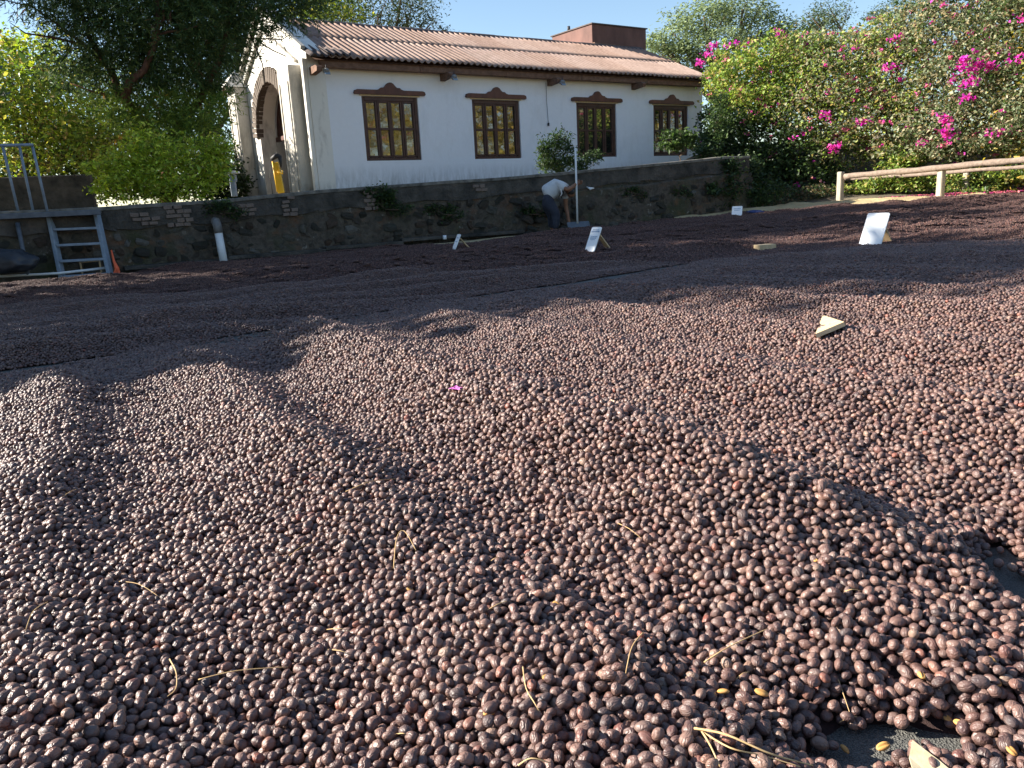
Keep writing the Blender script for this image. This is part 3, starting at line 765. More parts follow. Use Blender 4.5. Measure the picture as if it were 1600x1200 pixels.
# facade wall with arched doorway (t runs back from the corner)
def Ff(t, off, z): return B(SL-off, -t, z) - bl       # off: out of the facade
GAB = [(-.02, 4.18), (2.8, 5.62), (5.5, 4.05)]
def gab(t): return np.interp(t, [g_[0] for g_ in GAB], [g_[1] for g_ in GAB])
AC, AZ, AR = 2.75, 2.62, 1.25; ARO = 1.78; FT = .42
mb = MB(); nA = 24
arc = [(AC-AR*math.cos(PI*k/nA), AZ+AR*math.sin(PI*k/nA)) for k in range(nA+1)]
def quad(a_, b_, c_, d_): mb.bm.faces.new([mb.bm.verts.new(v_) for v_ in (a_, b_, c_, d_)])
for off in (0, -FT):
    for t0, t1 in ((-.02, AC-AR), (AC+AR, 5.5)):
        quad(Ff(t0, off, WZ0), Ff(t1, off, WZ0), Ff(t1, off, AZ), Ff(t0, off, AZ))
        quad(Ff(t0, off, AZ), Ff(t1, off, AZ), Ff(t1, off, gab(t1)), Ff(t0, off, gab(t0)))
    for (ta, za), (tb, zb) in zip(arc[:-1], arc[1:]):
        quad(Ff(ta, off, za), Ff(tb, off, zb), Ff(tb, off, gab(tb)), Ff(ta, off, gab(ta)))
for (ta, za), (tb, zb) in zip(arc[:-1], arc[1:]): quad(Ff(ta, 0, za), Ff(tb, 0, zb), Ff(tb, -FT, zb), Ff(ta, -FT, za))
for t_ in (AC-AR, AC+AR): quad(Ff(t_, 0, WZ0), Ff(t_, 0, AZ), Ff(t_, -FT, AZ), Ff(t_, -FT, WZ0))
quad(Ff(-.02, 0, WZ0), Ff(-.02, 0, gab(-.02)), Ff(-.02, -FT, gab(-.02)), Ff(-.02, -FT, WZ0)); quad(Ff(5.5, 0, WZ0), Ff(5.5, 0, gab(5.5)), Ff(5.5, -FT, gab(5.5)), Ff(5.5, -FT, WZ0))
for t0, t1 in ((-.02, 2.8), (2.8, 5.5)): quad(Ff(t0, 0, gab(t0)), Ff(t1, 0, gab(t1)), Ff(t1, -FT, gab(t1)), Ff(t0, -FT, gab(t0)))
bmesh.ops.remove_doubles(mb.bm, verts=mb.bm.verts, dist=.001)
mb.build('facade_wall', M_['facade'], bld)
# raking mouldings and coping on the gable
mo = MB()
for (ta, za), (tb, zb), o_, th_ in (((.55, 4.02), (2.8, 5.15), .03, .07), ((2.8, 5.15), (4.95, 4.0), .03, .07), ((.0, 4.22), (2.8, 5.66), .05, .09), ((2.8, 5.66), (5.5, 4.09), .05, .09)):
    pa, pb = Ff(ta, o_, za), Ff(tb, o_, zb); dd = (pb-pa)
    X_ = dd.normalized(); Y_ = D; Z_ = X_.cross(Y_).normalized(); Y_ = Z_.cross(X_)
    mo.box((pa+pb)/2, (dd.length, .1, th_), Matrix((X_, Y_, Z_)).transposed())
mo.build('gable_moulding', M_['pilaster'], bld)
# voussoir bricks round the arch
vbm = bpy.data.meshes.new('arch_brick'); bm = bmesh.new(); bmesh.ops.create_cube(bm, size=1); bmesh.ops.bevel(bm, geom=bm.edges[:], offset=.05, segments=1, affect='EDGES'); bm.to_mesh(vbm); bm.free(); vbm.materials.append(M_['brick'])
nV = 34
for k in range(nV):
    an = PI*(k+.5)/nV; r_ = AR + .165 + rnd.uniform(-.01, .015)
    o = link('brick', vbm, None, bld); ctr = Ff(AC-r_*math.cos(an), .0, AZ+r_*math.sin(an))
    X_ = (Ff(AC-(r_+1)*math.cos(an), 0, AZ+(r_+1)*math.sin(an)) - Ff(AC-r_*math.cos(an), 0, AZ+r_*math.sin(an))).normalized(); Y_ = D; Z_ = X_.cross(Y_).normalized()
    o.matrix_local = Matrix.Translation(ctr) @ Matrix((X_, Y_, Z_)).transposed().to_4x4() @ Matrix.Diagonal((.36, .18+rnd.uniform(0, .03), .105, 1))
# pilasters
for t0, t1, top in ((.30, 1.12, 3.9), (4.72, 5.48, 4.02)):
    pl = MB(); c_ = Ff((t0+t1)/2, .17, (WZ0+top)/2)
    rz = Matrix.Rotation(TH_, 3, 'Z')
    pl.box(c_, (.33, t1-t0, top-WZ0), rz, .02)
    pl.box(Ff(t0+.12, .345, (WZ0+top)/2-.1), (.03, .06, top-WZ0-.5), rz); pl.box(Ff(t1-.12, .345, (WZ0+top)/2-.1), (.03, .06, top-WZ0-.5), rz)
    po = pl.build('pilaster', M_['pilaster'], bld)
    if t0 > 3:
        cp = MB(); r_ = bmesh.ops.create_cone(cp.bm, cap_ends=True, segments=4, radius1=.62, radius2=.02, depth=.46)
        for v_ in r_['verts']: v_.co = Matrix.Rotation(TH_+PI/4, 3, 'Z') @ v_.co + Ff((t0+t1)/2, .17, top+.23+.003)
        cp.build('pyramid_cap', M_['facade'], bld)
pl = MB(); pl.box(Ff(.06, .05, 2.5), (.10, .13, 3.0), rz, .01); pl.build('corner_strip', M_['facade'], bld)
# door leaves, half open, and fanlight boards
dr = MB(); 
for k in range(7):
    t_ = AC-AR+.03+.2*(k+.5); dr.box(Ff(t_, -FT-.05, (WZ0+2.55)/2), (.05, .19, 2.55-WZ0), rz, .006)
    if k > 1: pass
dobj = bpy.data.objects.new('door', None); C.objects.link(dobj); dobj.parent = bld
for k in range(7):
    t_ = AC-AR+.03+.175*(k+.5); m_ = MB(); m_.box(Ff(t_, -FT-.05-.003*(k % 2), (WZ0+2.5)/2), (.05, .168, 2.5-WZ0), rz, .006); m_.build('plank', M_['door'], dobj)
dr.bm.free()
m_ = MB(); m_.box(Ff(AC, -FT-.04, 2.56), (.09, 2*AR, .12), rz, .01); m_.build('transom', M_['door'], dobj)
fa = MB(); pts_ = [(AC-AR*math.cos(PI*k/16), AZ+AR*math.sin(PI*k/16)) for k in range(17)]
fa.bm.faces.new([fa.bm.verts.new(Ff(t_, -FT-.06, z_)) for t_, z_ in pts_]); fa.build('fanlight_board', M_['door'], dobj)
# roof
SLOPE = math.atan2(5.42-3.97, 3.35); cS, sS = math.cos(SLOPE), math.sin(SLOPE); WL = .177
def roofp(s, q, lift=0):     # q metres up the slope from the eave edge
    return Bl(s, .35 - q*cS - lift*sS*-1, 3.99 + q*sS + lift*cS)
def sheet(s0, s1, q0, q1, lift, mat, name='roof_sheet', jit=.006):
    ns = int(round((s1-s0)/WL*8)); nq = 5; V = []; tl = rnd.uniform(-jit, jit); t2 = rnd.uniform(-jit, jit)
    for j in range(nq+1):
        for i in range(ns+1):
            s = s0+(s1-s0)*i/ns; q = q0+(q1-q0)*j/nq + (rnd.uniform(-.004, .004) if j in (0, nq) else 0)
            lf = lift + .030*math.cos(2*PI*s/WL) + tl*(i/ns) + t2*(1-j/nq) + .003*math.sin(3*s+q*2)
            V.append(roofp(s, q, lf))
    a = np.array([j*(ns+1)+i for j in range(nq) for i in range(ns)])
    me = npmesh(name, np.array([v_[:] for v_ in V]), np.stack([a, a+1, a+ns+2, a+ns+1], -1), smooth=True)
    o = link(name, me, mat, bld); sd = o.modifiers.new('thickness', 'SOLIDIFY'); sd.thickness = .010; sd.offset = -1; return o
QT = 3.35/cS
s_ = SL+.42; wS = WL*6; k = 0
while s_ < SR+.1:
    e_ = min(s_+wS, SR+.12)
    if e_-s_ > .1:
        sheet(s_, e_+.03, -.02+rnd.uniform(-.012, .012), QT*.52, .03+.004*(k % 2), M_['roof']); sheet(s_, e_+.03, QT*.50, QT-.02, .043+.004*(k % 2), M_['roof'])
    s_ = e_; k += 1
sheet(SL-.05, SL+WL*2.2, -.10, .75, .05, M_['darkroof']); sheet(SL+WL*2.1, SL+WL*5.2, -.05, .55, .085, M_['darkroof'], jit=.02)
# rear slope
mb = MB(); mb.bm.faces.new([mb.bm.verts.new(v_) for v_ in (Bl(SL+.4, -WID/2, 5.44), Bl(SR+.1, -WID/2, 5.44), Bl(SR+.1, -WID-.35, 3.95), Bl(SL+.4, -WID-.35, 3.95))])
ro = mb.build('rear_roof', M_['roof'], bld)
# ridge cap: lapped lengths
s_ = SL+.42; k = 0
while s_ < SR:
    e_ = min(s_+1.12, SR+.14); m_ = MB(); rings = []
    for s in (s_, e_+.05):
        ring = []
        for a_ in range(7):
            an = PI*a_/6; lift = .008*(k % 2)
            off = -3.0 + .17*math.cos(an); z = 5.435 + .10*math.sin(an)*(.9) - .05*abs(math.cos(an)) + lift
            ring.append(m_.bm.verts.new(Bl(s, off, z)))
        rings.append(ring)
    for a_ in range(6): m_.bm.faces.new((rings[0][a_], rings[1][a_], rings[1][a_+1], rings[0][a_+1]))
    o = m_.build('ridge_tile', M_['darkroof'], bld); sd = o.modifiers.new('thickness', 'SOLIDIFY'); sd.thickness = .012
    s_ = e_; k += 1
# eave beam and rafter tails
m_ = MB(); nb = 5
for k in range(nb):
    a_ = SL+.25 + (SR-SL-.3)*k/nb; b_ = SL+.25 + (SR-SL-.3)*(k+1)/nb
    m_.box(Bl((a_+b_)/2, .17+.004*(k % 2), 3.865+.006*(k % 2)), (b_-a_, .13, .17), rz, .012)
m_.build('eave_beam', M_['beam'], bld)
m_ = MB(); m_.bm.faces.new([m_.bm.verts.new(v_) for v_ in (Bl(SL+.1, .0, 4.05), Bl(SR, .0, 4.05), Bl(SR, .3, 3.93), Bl(SL+.1, .3, 3.93))]); m_.build('soffit_board', M_['beam'], bld)
for s in (SL+.12, 2.26, 5.64, 8.77):
    m_ = MB(); m_.prism([(0, 0), (.40, .0), (.48, -.05), (.46, -.13), (0, -.17)], Bl(s-.07, 0, 3.80), Nn, UP, D, .14); m_.build('rafter_tail', M_['beam'], bld)
# chimney box near the ridge
ch = MB(); c0_, c1_ = 9.95, 12.4
ch.box(Bl((c0_+c1_)/2, -4.3, 5.55), (c1_-c0_, 2.2, 1.25), rz, .01); cho = ch.build('roof_tank_housing', M_['rust'], bld)
m_ = MB(); m_.box(Bl((c0_+c1_)/2, -4.3, 6.195), (c1_-c0_+.08, 2.28, .035), rz); m_.build('housing_rim', M_['darkroof'], cho)
m_ = MB(); m_.box(Bl(c0_+1.1, -3.12, 5.52), (2.3, .18, .05), rz @ Matrix.Rotation(.03, 3, 'Y')); m_.build('flashing', M_['beam'], bld)
m_ = MB(); m_.tube([Bl(c0_+.05, -4.5, 6.2), Bl(c0_+.05, -4.5, 6.36)], .05, 8); m_.build('vent_stub', M_['black'], cho)
# rain stain on the wall beside the corner, a faint trace of run-off
# floodlights under the eave
def flood(s, label):
    p = B(s, .52, 3.69); o = empty('floodlight', p, label, 'lamp', 'floodlights under the eave')
    m_ = MB(); m_.tube([(0, 0, .10), (.0, 0, 0)], .012, 6); m_.build('bracket', M_['black'], o)
    m_ = MB(); m_.box((0, 0, -.03), (.15, .14, .12), Matrix.Rotation(TH_, 3, 'Z') @ Matrix.Rotation(.5, 3, 'X'), .025, .3); m_.build('lamp_head', M_['pvcgrey'], o)
    m_ = MB(); m_.box(Nn*.045+UP*-.075, (.13, .012, .10), Matrix.Rotation(TH_, 3, 'Z') @ Matrix.Rotation(-.6, 3, 'X'), .003); m_.build('lamp_glass', M_['steel'], o)
flood(SL+.25, 'small floodlight under the eave at the left corner of the white building')
flood(2.30, 'small floodlight under the eave between the first and second windows')
flood(5.70, 'small floodlight under the eave above the hanging wire')
m_ = MB(); m_.tube([B(5.52, .02, 3.72), B(5.51, .03, 3.2), B(5.54, .03, 2.65)], .006, 5); m_.tube([B(5.54, .035, 2.66), B(5.54, .035, 2.58)], .028, 8)
tag(m_.build('hanging_wire', M_['black']), 'thin dark wire hanging down the white wall from the eave', 'wire')

# ------------------------------------------------------------------ vegetation
def leaves(Cn, size, pal, up=.35, fold=.25, elong=1.7, dirs=None, br=(.7, 1.25)):
    """one rhombic folded leaf per centre; returns V,F,tint"""
    n = len(Cn); nv = rng.normal(size=(n, 3)); nv[:, 2] = np.abs(nv[:, 2])*1.2 + up; nv /= np.linalg.norm(nv, axis=1)[:, None]
    d = rng.normal(size=(n, 3)) if dirs is None else dirs + rng.normal(size=(n, 3))*.35
    d -= nv*(d*nv).sum(1)[:, None]; d /= np.linalg.norm(d, axis=1)[:, None]+1e-9; b = np.cross(nv, d)
    L = (size*rng.uniform(.6, 1.3, n))[:, None]; W = L/elong
    V = np.stack([Cn-d*L/2, Cn+b*W/2+nv*W*fold-d*L*.08, Cn+d*L/2, Cn-b*W/2+nv*W*fold-d*L*.08], 1).reshape(-1, 3)
    F = np.arange(4*n).reshape(n, 4)
    F = np.concatenate([F[:, [0, 1, 2]], F[:, [0, 2, 3]]])
    pal = np.array(pal); t = pal[rng.integers(0, len(pal), n)]*rng.uniform(br[0], br[1], n)[:, None]
    return V, F, np.repeat(t, 4, 0)
def cloud(clumps, n, nsub=26, shell=.75, sub=.22):
    """points in twig-size sub-clusters spread through ellipsoids (centre, (rx,ry,rz))"""
    vol = np.array([c_[1][0]*c_[1][1]*c_[1][2] for c_ in clumps])**(2/3); vol = vol/vol.sum(); out = []
    for (c_, r_), f in zip(clumps, vol):
        m = max(8, int(n*f)); ns = max(6, int(nsub*len(clumps)*f))
        q = rng.normal(size=(ns, 3)); q /= np.linalg.norm(q, axis=1)[:, None]; q *= rng.uniform(shell**3, 1.15, (ns, 1))**(1/3) if shell else 1
        idx = rng.integers(0, ns, m); p = q[idx] + rng.normal(size=(m, 3))*sub
        out.append(p*np.array(r_) + np.array(c_))
    return np.concatenate(out)
def leafobj(name, parts, mat, parent):
    off = 0; Vs, Fs, Ts = [], [], []
    for V, F, T in parts: Vs.append(V); Fs.append(F+off); Ts.append(T); off += len(V)
    return link(name, npmesh(name, np.concatenate(Vs), np.concatenate(Fs), np.concatenate(Ts)), mat, parent)
def limbs(mb, base, clumps, r0, seed=1, fork=.35):
    r = random.Random(seed); base = Vector(base)
    cen = sum((Vector(c_[0]) for c_ in clumps), Vector())/len(clumps)
    fk = base + (cen-base)*fork + Vector((r.uniform(-.15, .15), 0, 0))
    mb.tube([base, base+(fk-base)*.5+Vector((r.uniform(-.1, .1), r.uniform(-.1, .1), 0)), fk], [r0, r0*.85, r0*.75], 9)
    for c_, rr_ in clumps:
        c_ = Vector(c_); mid = fk+(c_-fk)*.5 + Vector((r.uniform(-.2, .2), r.uniform(-.2, .2), -.1*(c_-fk).length))
        mb.tube([fk, mid, c_], [r0*.6, r0*.38, r0*.16], 7)
        for k in range(4):
            e = c_ + Vector((r.uniform(-1, 1)*rr_[0], r.uniform(-1, 1)*rr_[1], r.uniform(-.3, 1)*rr_[2]))*.8
            s_ = mid.lerp(c_, r.uniform(.2, 1)); mb.tube([s_, s_.lerp(e, .5)+Vector((0, 0, .08)), e], [r0*.16, r0*.10, r0*.04], 5)
def tree(name, label, cat, base, clumps, n, size, pal, r0=.12, group=None, elong=1.7, nsub=26, sub=.22, shell=.6, seed=1, bark='bark', up=.35, fork=.35, extra=None, br=(.7, 1.25)):
    o = empty(name, base, label, cat, group); b = Vector(base); cl = [(Vector(c_)-b, r_) for c_, r_ in clumps]
    m_ = MB(); limbs(m_, (0, 0, -.1), cl, r0, seed, fork); m_.build('trunk', M_[bark], o)
    P = cloud([(tuple(c_), r_) for c_, r_ in cl], n, nsub, shell, sub)
    leafobj('crown', [leaves(P, size, pal, up, elong=elong, br=br)], M_['leaf'], o)
    return o
def cl(*items):
    """clumps given as (px, py, Y, radius x, y, z)"""
    return [(tuple(at(px, py, Y)), (rx, ry, rz_)) for px, py, Y, rx, ry, rz_ in items]
DK = [(.035, .060, .020), (.050, .080, .028), (.028, .048, .022)]
MD = [(.055, .095, .025), (.080, .125, .035), (.045, .075, .025)]
YG = [(.30, .38, .05), (.38, .43, .06), (.19, .28, .04), (.45, .43, .09)]
OL = [(.085, .105, .040), (.12, .13, .055), (.065, .085, .035)]
BG = [(.17, .26, .05), (.24, .33, .07), (.33, .37, .08), (.10, .16, .04), (.34, .27, .10)]
GR = [(.21, .25, .14), (.31, .32, .19), (.14, .18, .095), (.36, .32, .20), (.30, .24, .12)]

# the big cypress-like conifer at the left
CY = empty('cypress_tree', at(248, 330, 16.2), 'large dark feathery conifer with red-brown limbs left of the building', 'tree')
cb = Vector(CY.location)
cyc = cl((105, 20, 15.2, .6, .8, .35), (150, 60, 15.6, 1.0, 1.1, .6), (235, 30, 15.4, 1.3, 1.3, .8), (320, 30, 15.6, 1.2, 1.3, .8), (400, 10, 16.0, .8, 1.0, .5), (452, 12, 16.2, .6, .7, .35), (480, 0, 16.2, .45, .5, .25),
         (185, 110, 15.8, 1.0, 1.0, .5), (270, 100, 15.8, 1.1, 1.0, .55), (330, 95, 16.3, .7, .9, .5), (235, 175, 15.6, .6, .6, .35), (285, 190, 15.6, .5, .6, .35), (270, 235, 15.8, .45, .5, .3), (320, 140, 16, .45, .5, .3), (190, 165, 15.4, .45, .5, .3), (215, 205, 15.5, .45, .5, .35), (250, 205, 15.3, .45, .4, .35), (320, 185, 15.7, .4, .5, .35), (295, 225, 15.6, .4, .5, .35), (235, 140, 15.3, .6, .5, .35), (350, 150, 16, .3, .5, .25),
         (180, -60, 16, 2.4, 2, 1.4), (330, -70, 16, 2.2, 2, 1.4), (90, -70, 15.5, 1.1, 1.6, .8), (110, 120, 16.0, .6, .6, .3))
nC = 820; Vp, dv = [], []
for c_, r_ in cyc:
    k = int(nC*(r_[0]*r_[2])/1.0); q = rng.normal(size=(k, 3)); q /= np.linalg.norm(q, axis=1)[:, None]
    pos = q*rng.uniform(.35, 1.05, (k, 1))*np.array(r_); dirn = q*.8 + np.array([0, 0, -.15]) + rng.normal(size=(k, 3))*.35
    Vp.append(pos + np.array(Vector(c_)-cb)); dv.append(dirn)
Vp = np.concatenate(Vp); dv = np.concatenate(dv); dv /= np.linalg.norm(dv, axis=1)[:, None]
m6 = 8; base_ = np.repeat(Vp, m6, 0); dd_ = np.repeat(dv, m6, 0); kk = np.tile(np.arange(m6), len(Vp))[:, None]
fan = dd_ + rng.normal(size=dd_.shape)*.38; cen_ = base_ + dd_*.045*(kk-2) + fan*.05
brown = (nz(Vp[:, 0], Vp[:, 2]*1.3, 1.6, 4) + rng.normal(size=len(Vp))*.2) > .75; 
pa = leaves(cen_, .145, [(.05, .095, .035), (.075, .12, .04), (.11, .15, .045), (.04, .07, .03)], .1, .1, 7, fan)
bmask = np.repeat(np.repeat(brown, m6), 4); pa[2][bmask] = pa[2][bmask][:, [1, 0, 2]]*np.array([1.5, 1.5, 1.3])
lowm = pa[0][:, 2] < (at(240, 150, 16).z - cb.z); pa[2][lowm] = pa[2][lowm]*np.array([2.2, 2.0, 1.1])  # lower sprays tinted yellow-green, sunlight put into the leaf colour
leafobj('crown', [pa], M_['needle'], CY)
m_ = MB()
def lp(*pts): return [at(*p) - cb for p in pts]
m_.tube(lp((262, 335, 16.2), (262, 270, 16.2), (258, 225, 16.1)), [.17, .15, .13], 10)
m_.tube(lp((258, 228, 16.1), (282, 195, 16.0), (310, 160, 16), (345, 90, 16), (360, 20, 16)), [.10, .09, .07, .05, .03], 8)
m_.tube(lp((258, 228, 16.1), (230, 195, 16), (200, 165, 15.7), (186, 150, 15.6), (178, 120, 15.6), (140, 60, 15.6), (110, -30, 15.5)), [.11, .09, .075, .07, .06, .045, .03], 8)
m_.tube(lp((205, 165, 15.3), (196, 150, 15.1), (203, 128, 15.0), (225, 110, 15.0), (240, 75, 15.0), (247, 40, 15.0), (246, -40, 15.1)), [.07, .075, .07, .06, .05, .045, .03], 8)
m_.tube(lp((244, 57, 15), (262, 50, 14.9), (290, 46, 14.9), (310, 40, 14.9)), [.025, .02, .013, .006], 6)
m_.tube(lp((238, 62, 15), (256, 30, 14.9), (255, 8, 14.9), (246, -30, 15)), [.025, .022, .02, .015], 6)
m_.tube(lp((155, 90, 15.6), (100, 45, 15.3), (50, 10, 15.2), (5, 0, 15.1)), [.035, .025, .015, .008], 6)
m_.tube(lp((150, 75, 15.6), (90, 60, 15.2), (40, 52, 15.1), (15, 35, 15.1)), [.03, .02, .012, .006], 6)
m_.tube(lp((190, 150, 15.7), (150, 145, 15.5), (110, 130, 15.4)), [.03, .02, .008], 6)
m_.build('trunk', M_['redbark'], CY)
# thin bare branches reaching over the gable
m_ = MB()
for P_ in (((360, 60, 16.2), (400, 60, 16.4), (440, 62, 16.5), (452, 55, 16.5)), ((400, 62, 16.4), (425, 78, 16.4), (447, 88, 16.4)), ((390, 50, 16.3), (410, 100, 16.4), (414, 130, 16.4)), ((360, 75, 16.2), (400, 92, 16.4), (410, 75, 16.4))):
    m_.tube(lp(*P_), [.018, .014, .010, .006][:len(P_)], 5)
m_.build('bare_branch', M_['bark'], CY)

# left background greenery
tree('broadleaf_tree', 'bright sunlit yellow-green tree at the far left edge behind the railing', 'tree', at(20, 300, 20), cl((20, 130, 20, 1.6, 1.4, 1.1), (70, 190, 20, 1.5, 1.4, 1.1), (-40, 190, 20, 1.8, 1.5, 1.5), (110, 150, 21, 1.2, 1.2, 1.0), (30, 90, 21, 1.2, 1, .5), (120, 235, 20, 1.1, 1, .8)), 15000, .13, YG+BG, .12, seed=2, nsub=60)
tree('broadleaf_tree', 'tall dark leafy tree behind the conifer and beside the pinnacle', 'tree', at(325, 290, 28), cl((320, 150, 28, 1.3, 1.0, 1.2), (335, 90, 28, 1.4, 1.0, 1.2), (315, 230, 28, 1.3, 1.0, 1.2), (375, 70, 29, 1.0, 1, 1.2), (355, 20, 29, 1.6, 1.0, 1.2), (290, 60, 28, 2, 1.0, 1.6), (230, 150, 28, 2, 1.0, 1.8), (345, 190, 28.5, .8, .8, 1.2)), 14000, .14, DK+MD, .16, seed=3, nsub=60)
tree('broadleaf_tree', 'shady green shrubby tree behind the yellow-green bush', 'tree', at(140, 300, 22), cl((140, 230, 22, 2.0, 1.5, 1.2), (80, 260, 22, 2.0, 1.4, .9), (20, 260, 22, 2, 1.4, .9), (-60, 250, 22, 2, 1.4, 1.2), (200, 250, 22, 1.6, 1.3, 1.0)), 16000, .12, DK+MD, .10, seed=4, nsub=60)
tree('leafy_bush', 'dark shrub in shade between the bright bush and the pinnacle column', 'bush', at(352, 300, 22), cl((345, 283, 22, .6, .5, .5), (365, 290, 23, .5, .5, .5), (325, 290, 22, .8, .5, .4), (352, 255, 23, .5, .5, .6)), 4000, .12, DK, .04, seed=44, nsub=40)
# bright bush on the wall top
tree('leafy_bush', 'sunlit yellow-green bush growing on the wall top below the conifer', 'bush', at(255, 318, 14.0) , cl((200, 285, 14.0, .45, .4, .30), (250, 270, 14.1, .5, .4, .35), (300, 250, 14.1, .5, .4, .32), (190, 255, 14.2, .4, .35, .25), (235, 225, 14.2, .35, .35, .3), (330, 265, 14.2, .28, .3, .3), (275, 295, 13.9, .55, .35, .22), (155, 262, 13.9, .22, .2, .10), (170, 295, 13.8, .25, .2, .14), (345, 232, 14.2, .22, .2, .18)), 10000, .085, [(.50, .60, .07), (.60, .66, .10), (.34, .46, .06)]+YG, .035, seed=5, nsub=34, sub=.3, elong=2.2)
# trees over the roof, left
tree('eucalyptus_tree', 'tall thin-leaved tree seen over the left end of the roof', 'tree', at(590, 160, 40), cl((590, 20, 40, 1.7, 1.5, 1.1), (640, 25, 40, 1.2, 1.2, .9), (540, 10, 40, 1.5, 1.4, 1.1), (670, 40, 40, .55, .6, .4), (630, -20, 40, 1.8, 1.5, 1.2), (600, 60, 40, 1.4, 1.2, .6), (700, 50, 40, .35, .4, .25), (520, 50, 40, 1.2, 1, .6)), 9000, .17, DK+OL, .2, seed=6, nsub=36, elong=3, sub=.3)
tree('broadleaf_tree', 'light green tree behind the ridge beside the cypress branches', 'tree', at(505, 160, 34), cl((500, 25, 34, 1.0, 1, .8), (540, 20, 34, .9, .9, .5), (470, -10, 34, 1.2, 1, .8), (480, 60, 34, .9, .9, .6)), 4500, .15, MD+YG, .12, seed=7, nsub=26, sub=.3)
# spreading tree behind the right end of the roof
tree('spreading_tree', 'broad feathery tree with layered pale green foliage behind the roof end', 'tree', at(1130, 220, 42), cl((1060, 60, 42, 1.4, 1.5, .7), (1100, 25, 42, 1.6, 1.5, .8), (1160, 15, 42, 1.5, 1.5, .8), (1120, 70, 41, 1.6, 1.5, .7), (1190, 50, 42, 1.4, 1.4, .8), (1050, 85, 42, 1.2, 1.2, .5), (1230, 60, 42, 1.4, 1.3, .7), (1090, 100, 42, 1.3, 1.3, .5), (1280, 60, 42, 1.2, 1.2, .8), (1035, 70, 42, .8, .8, .5), (1260, 100, 42, 1.6, 1.2, .6)), 17000, .20, [(.24, .30, .15), (.30, .36, .18), (.18, .23, .11), (.13, .17, .08)], .3, seed=8, nsub=44, sub=.22, up=1.0, elong=2.4)
tree('feathery_tree', 'thin-leaved tree top reaching into the sky above the bougainvillea', 'tree', at(1420, 200, 36), cl((1400, 15, 36, .9, .9, .35), (1370, 25, 36, .5, .5, .22), (1440, 5, 36, .8, .8, .35), (1300, 20, 34, .7, .7, .5), (1270, 30, 34, .5, .5, .4)), 3600, .13, MD+OL, .12, seed=9, nsub=34, sub=.3, elong=3)

# bougainvillea hedge
MG = [(.60, .06, .30), (.52, .04, .38), (.70, .12, .36), (.62, .08, .45)]
SP = [(.66, .26, .26), (.70, .18, .28), (.60, .28, .34), (.66, .36, .30)]
def boug(label, base, clumps, n, pal, nfl, nbig, seed, size=.10, drip=1, anchors=()):
    o = tree('bougainvillea', label, 'shrub', base, clumps, n, size, pal, .06, 'bougainvillea bushes massed along the far right side', seed=seed, nsub=58, sub=.2, shell=.72, elong=1.5, fork=.3)
    b = np.array(base); r_ = np.random.default_rng(seed)
    P = cloud([(tuple(Vector(c_)-Vector(base)), q) for c_, q in clumps], nfl*12, max(6, int(nfl*1.5)//len(clumps)), .97, .04)
    leafobj('small_flowers', [leaves(P, .075, SP+MG, .2, .3, 1.15)], M_['bract'], o)['kind'] = 'stuff'
    anc = [Vector(a_)-Vector(base) for a_ in anchors]
    for k in range(nbig):
        c_, q = clumps[r_.integers(0, len(clumps))]; v_ = Vector(r_.normal(size=3)); v_.normalize(); v_.y = -abs(v_.y)
        anc.append(Vector(c_)-Vector(base)+Vector((v_.x*q[0], v_.y*q[1], v_.z*q[2]))*1.05)
    for k, a_ in enumerate(anc):
        big = k < len(anchors)
        m = int(30 if big else 12); ex = .085 if big else .05
        pts = np.array(a_) + r_.normal(size=(m, 3))*np.array([ex, ex*.8, ex*.65])
        leafobj('flower_cluster', [leaves(pts, .085, MG, .1, .3, 1.1)], M_['bract'], o)
boug('bougainvillea hugging the right corner of the white building under its eave', at(1165, 250, 24.5), cl((1160, 130, 24.0, 1.0, .9, .8), (1210, 110, 24.0, 1.2, 1, .9), (1180, 165, 23.6, 1.1, .9, .6), (1230, 160, 23.4, 1.1, .9, .8), (1125, 125, 24.6, .45, .6, .5), (1150, 85, 25, .6, .6, .4)), 15000, YG[2:3]+BG+BG, 60, 6, 21,
     anchors=[at(1106, 85, 24.2), at(1094, 98, 24.2), at(1240, 212, 22.7), at(1210, 195, 22.9), at(1115, 72, 24.4)])
boug('dark lower bougainvillea in shade against the bank beside the wall end', at(1170, 300, 23.2), cl((1150, 210, 23.6, .9, .8, .7), (1200, 220, 23.0, 1.1, .9, .8), (1250, 240, 22.4, 1.0, .8, .7), (1125, 235, 24, .6, .7, .6), (1190, 270, 22.6, 1.1, .7, .4), (1270, 280, 22, .9, .6, .35), (1120, 190, 24, .5, .6, .5)), 15000, DK+MD, 26, 3, 22)
boug('bougainvillea with scattered pink bracts in the middle of the flowering bank', at(1290, 280, 23), cl((1280, 120, 23, 1.3, 1, .9), (1330, 130, 22.8, 1.2, 1, .9), (1290, 180, 22.4, 1.2, .9, .8), (1340, 190, 22.2, 1.1, .9, .8), (1260, 85, 24, 1.0, .8, .5), (1320, 80, 23.5, 1.1, .9, .5), (1250, 75, 25, .7, .7, .4), (1310, 235, 22, .9, .7, .5)), 17000, BG+GR, 80, 6, 23,
     anchors=[at(1353, 190, 21.2), at(1345, 192, 21.2), at(1300, 232, 21.2), at(1310, 228, 21.2), at(1290, 180, 21.2), at(1215, 50, 24.0)])
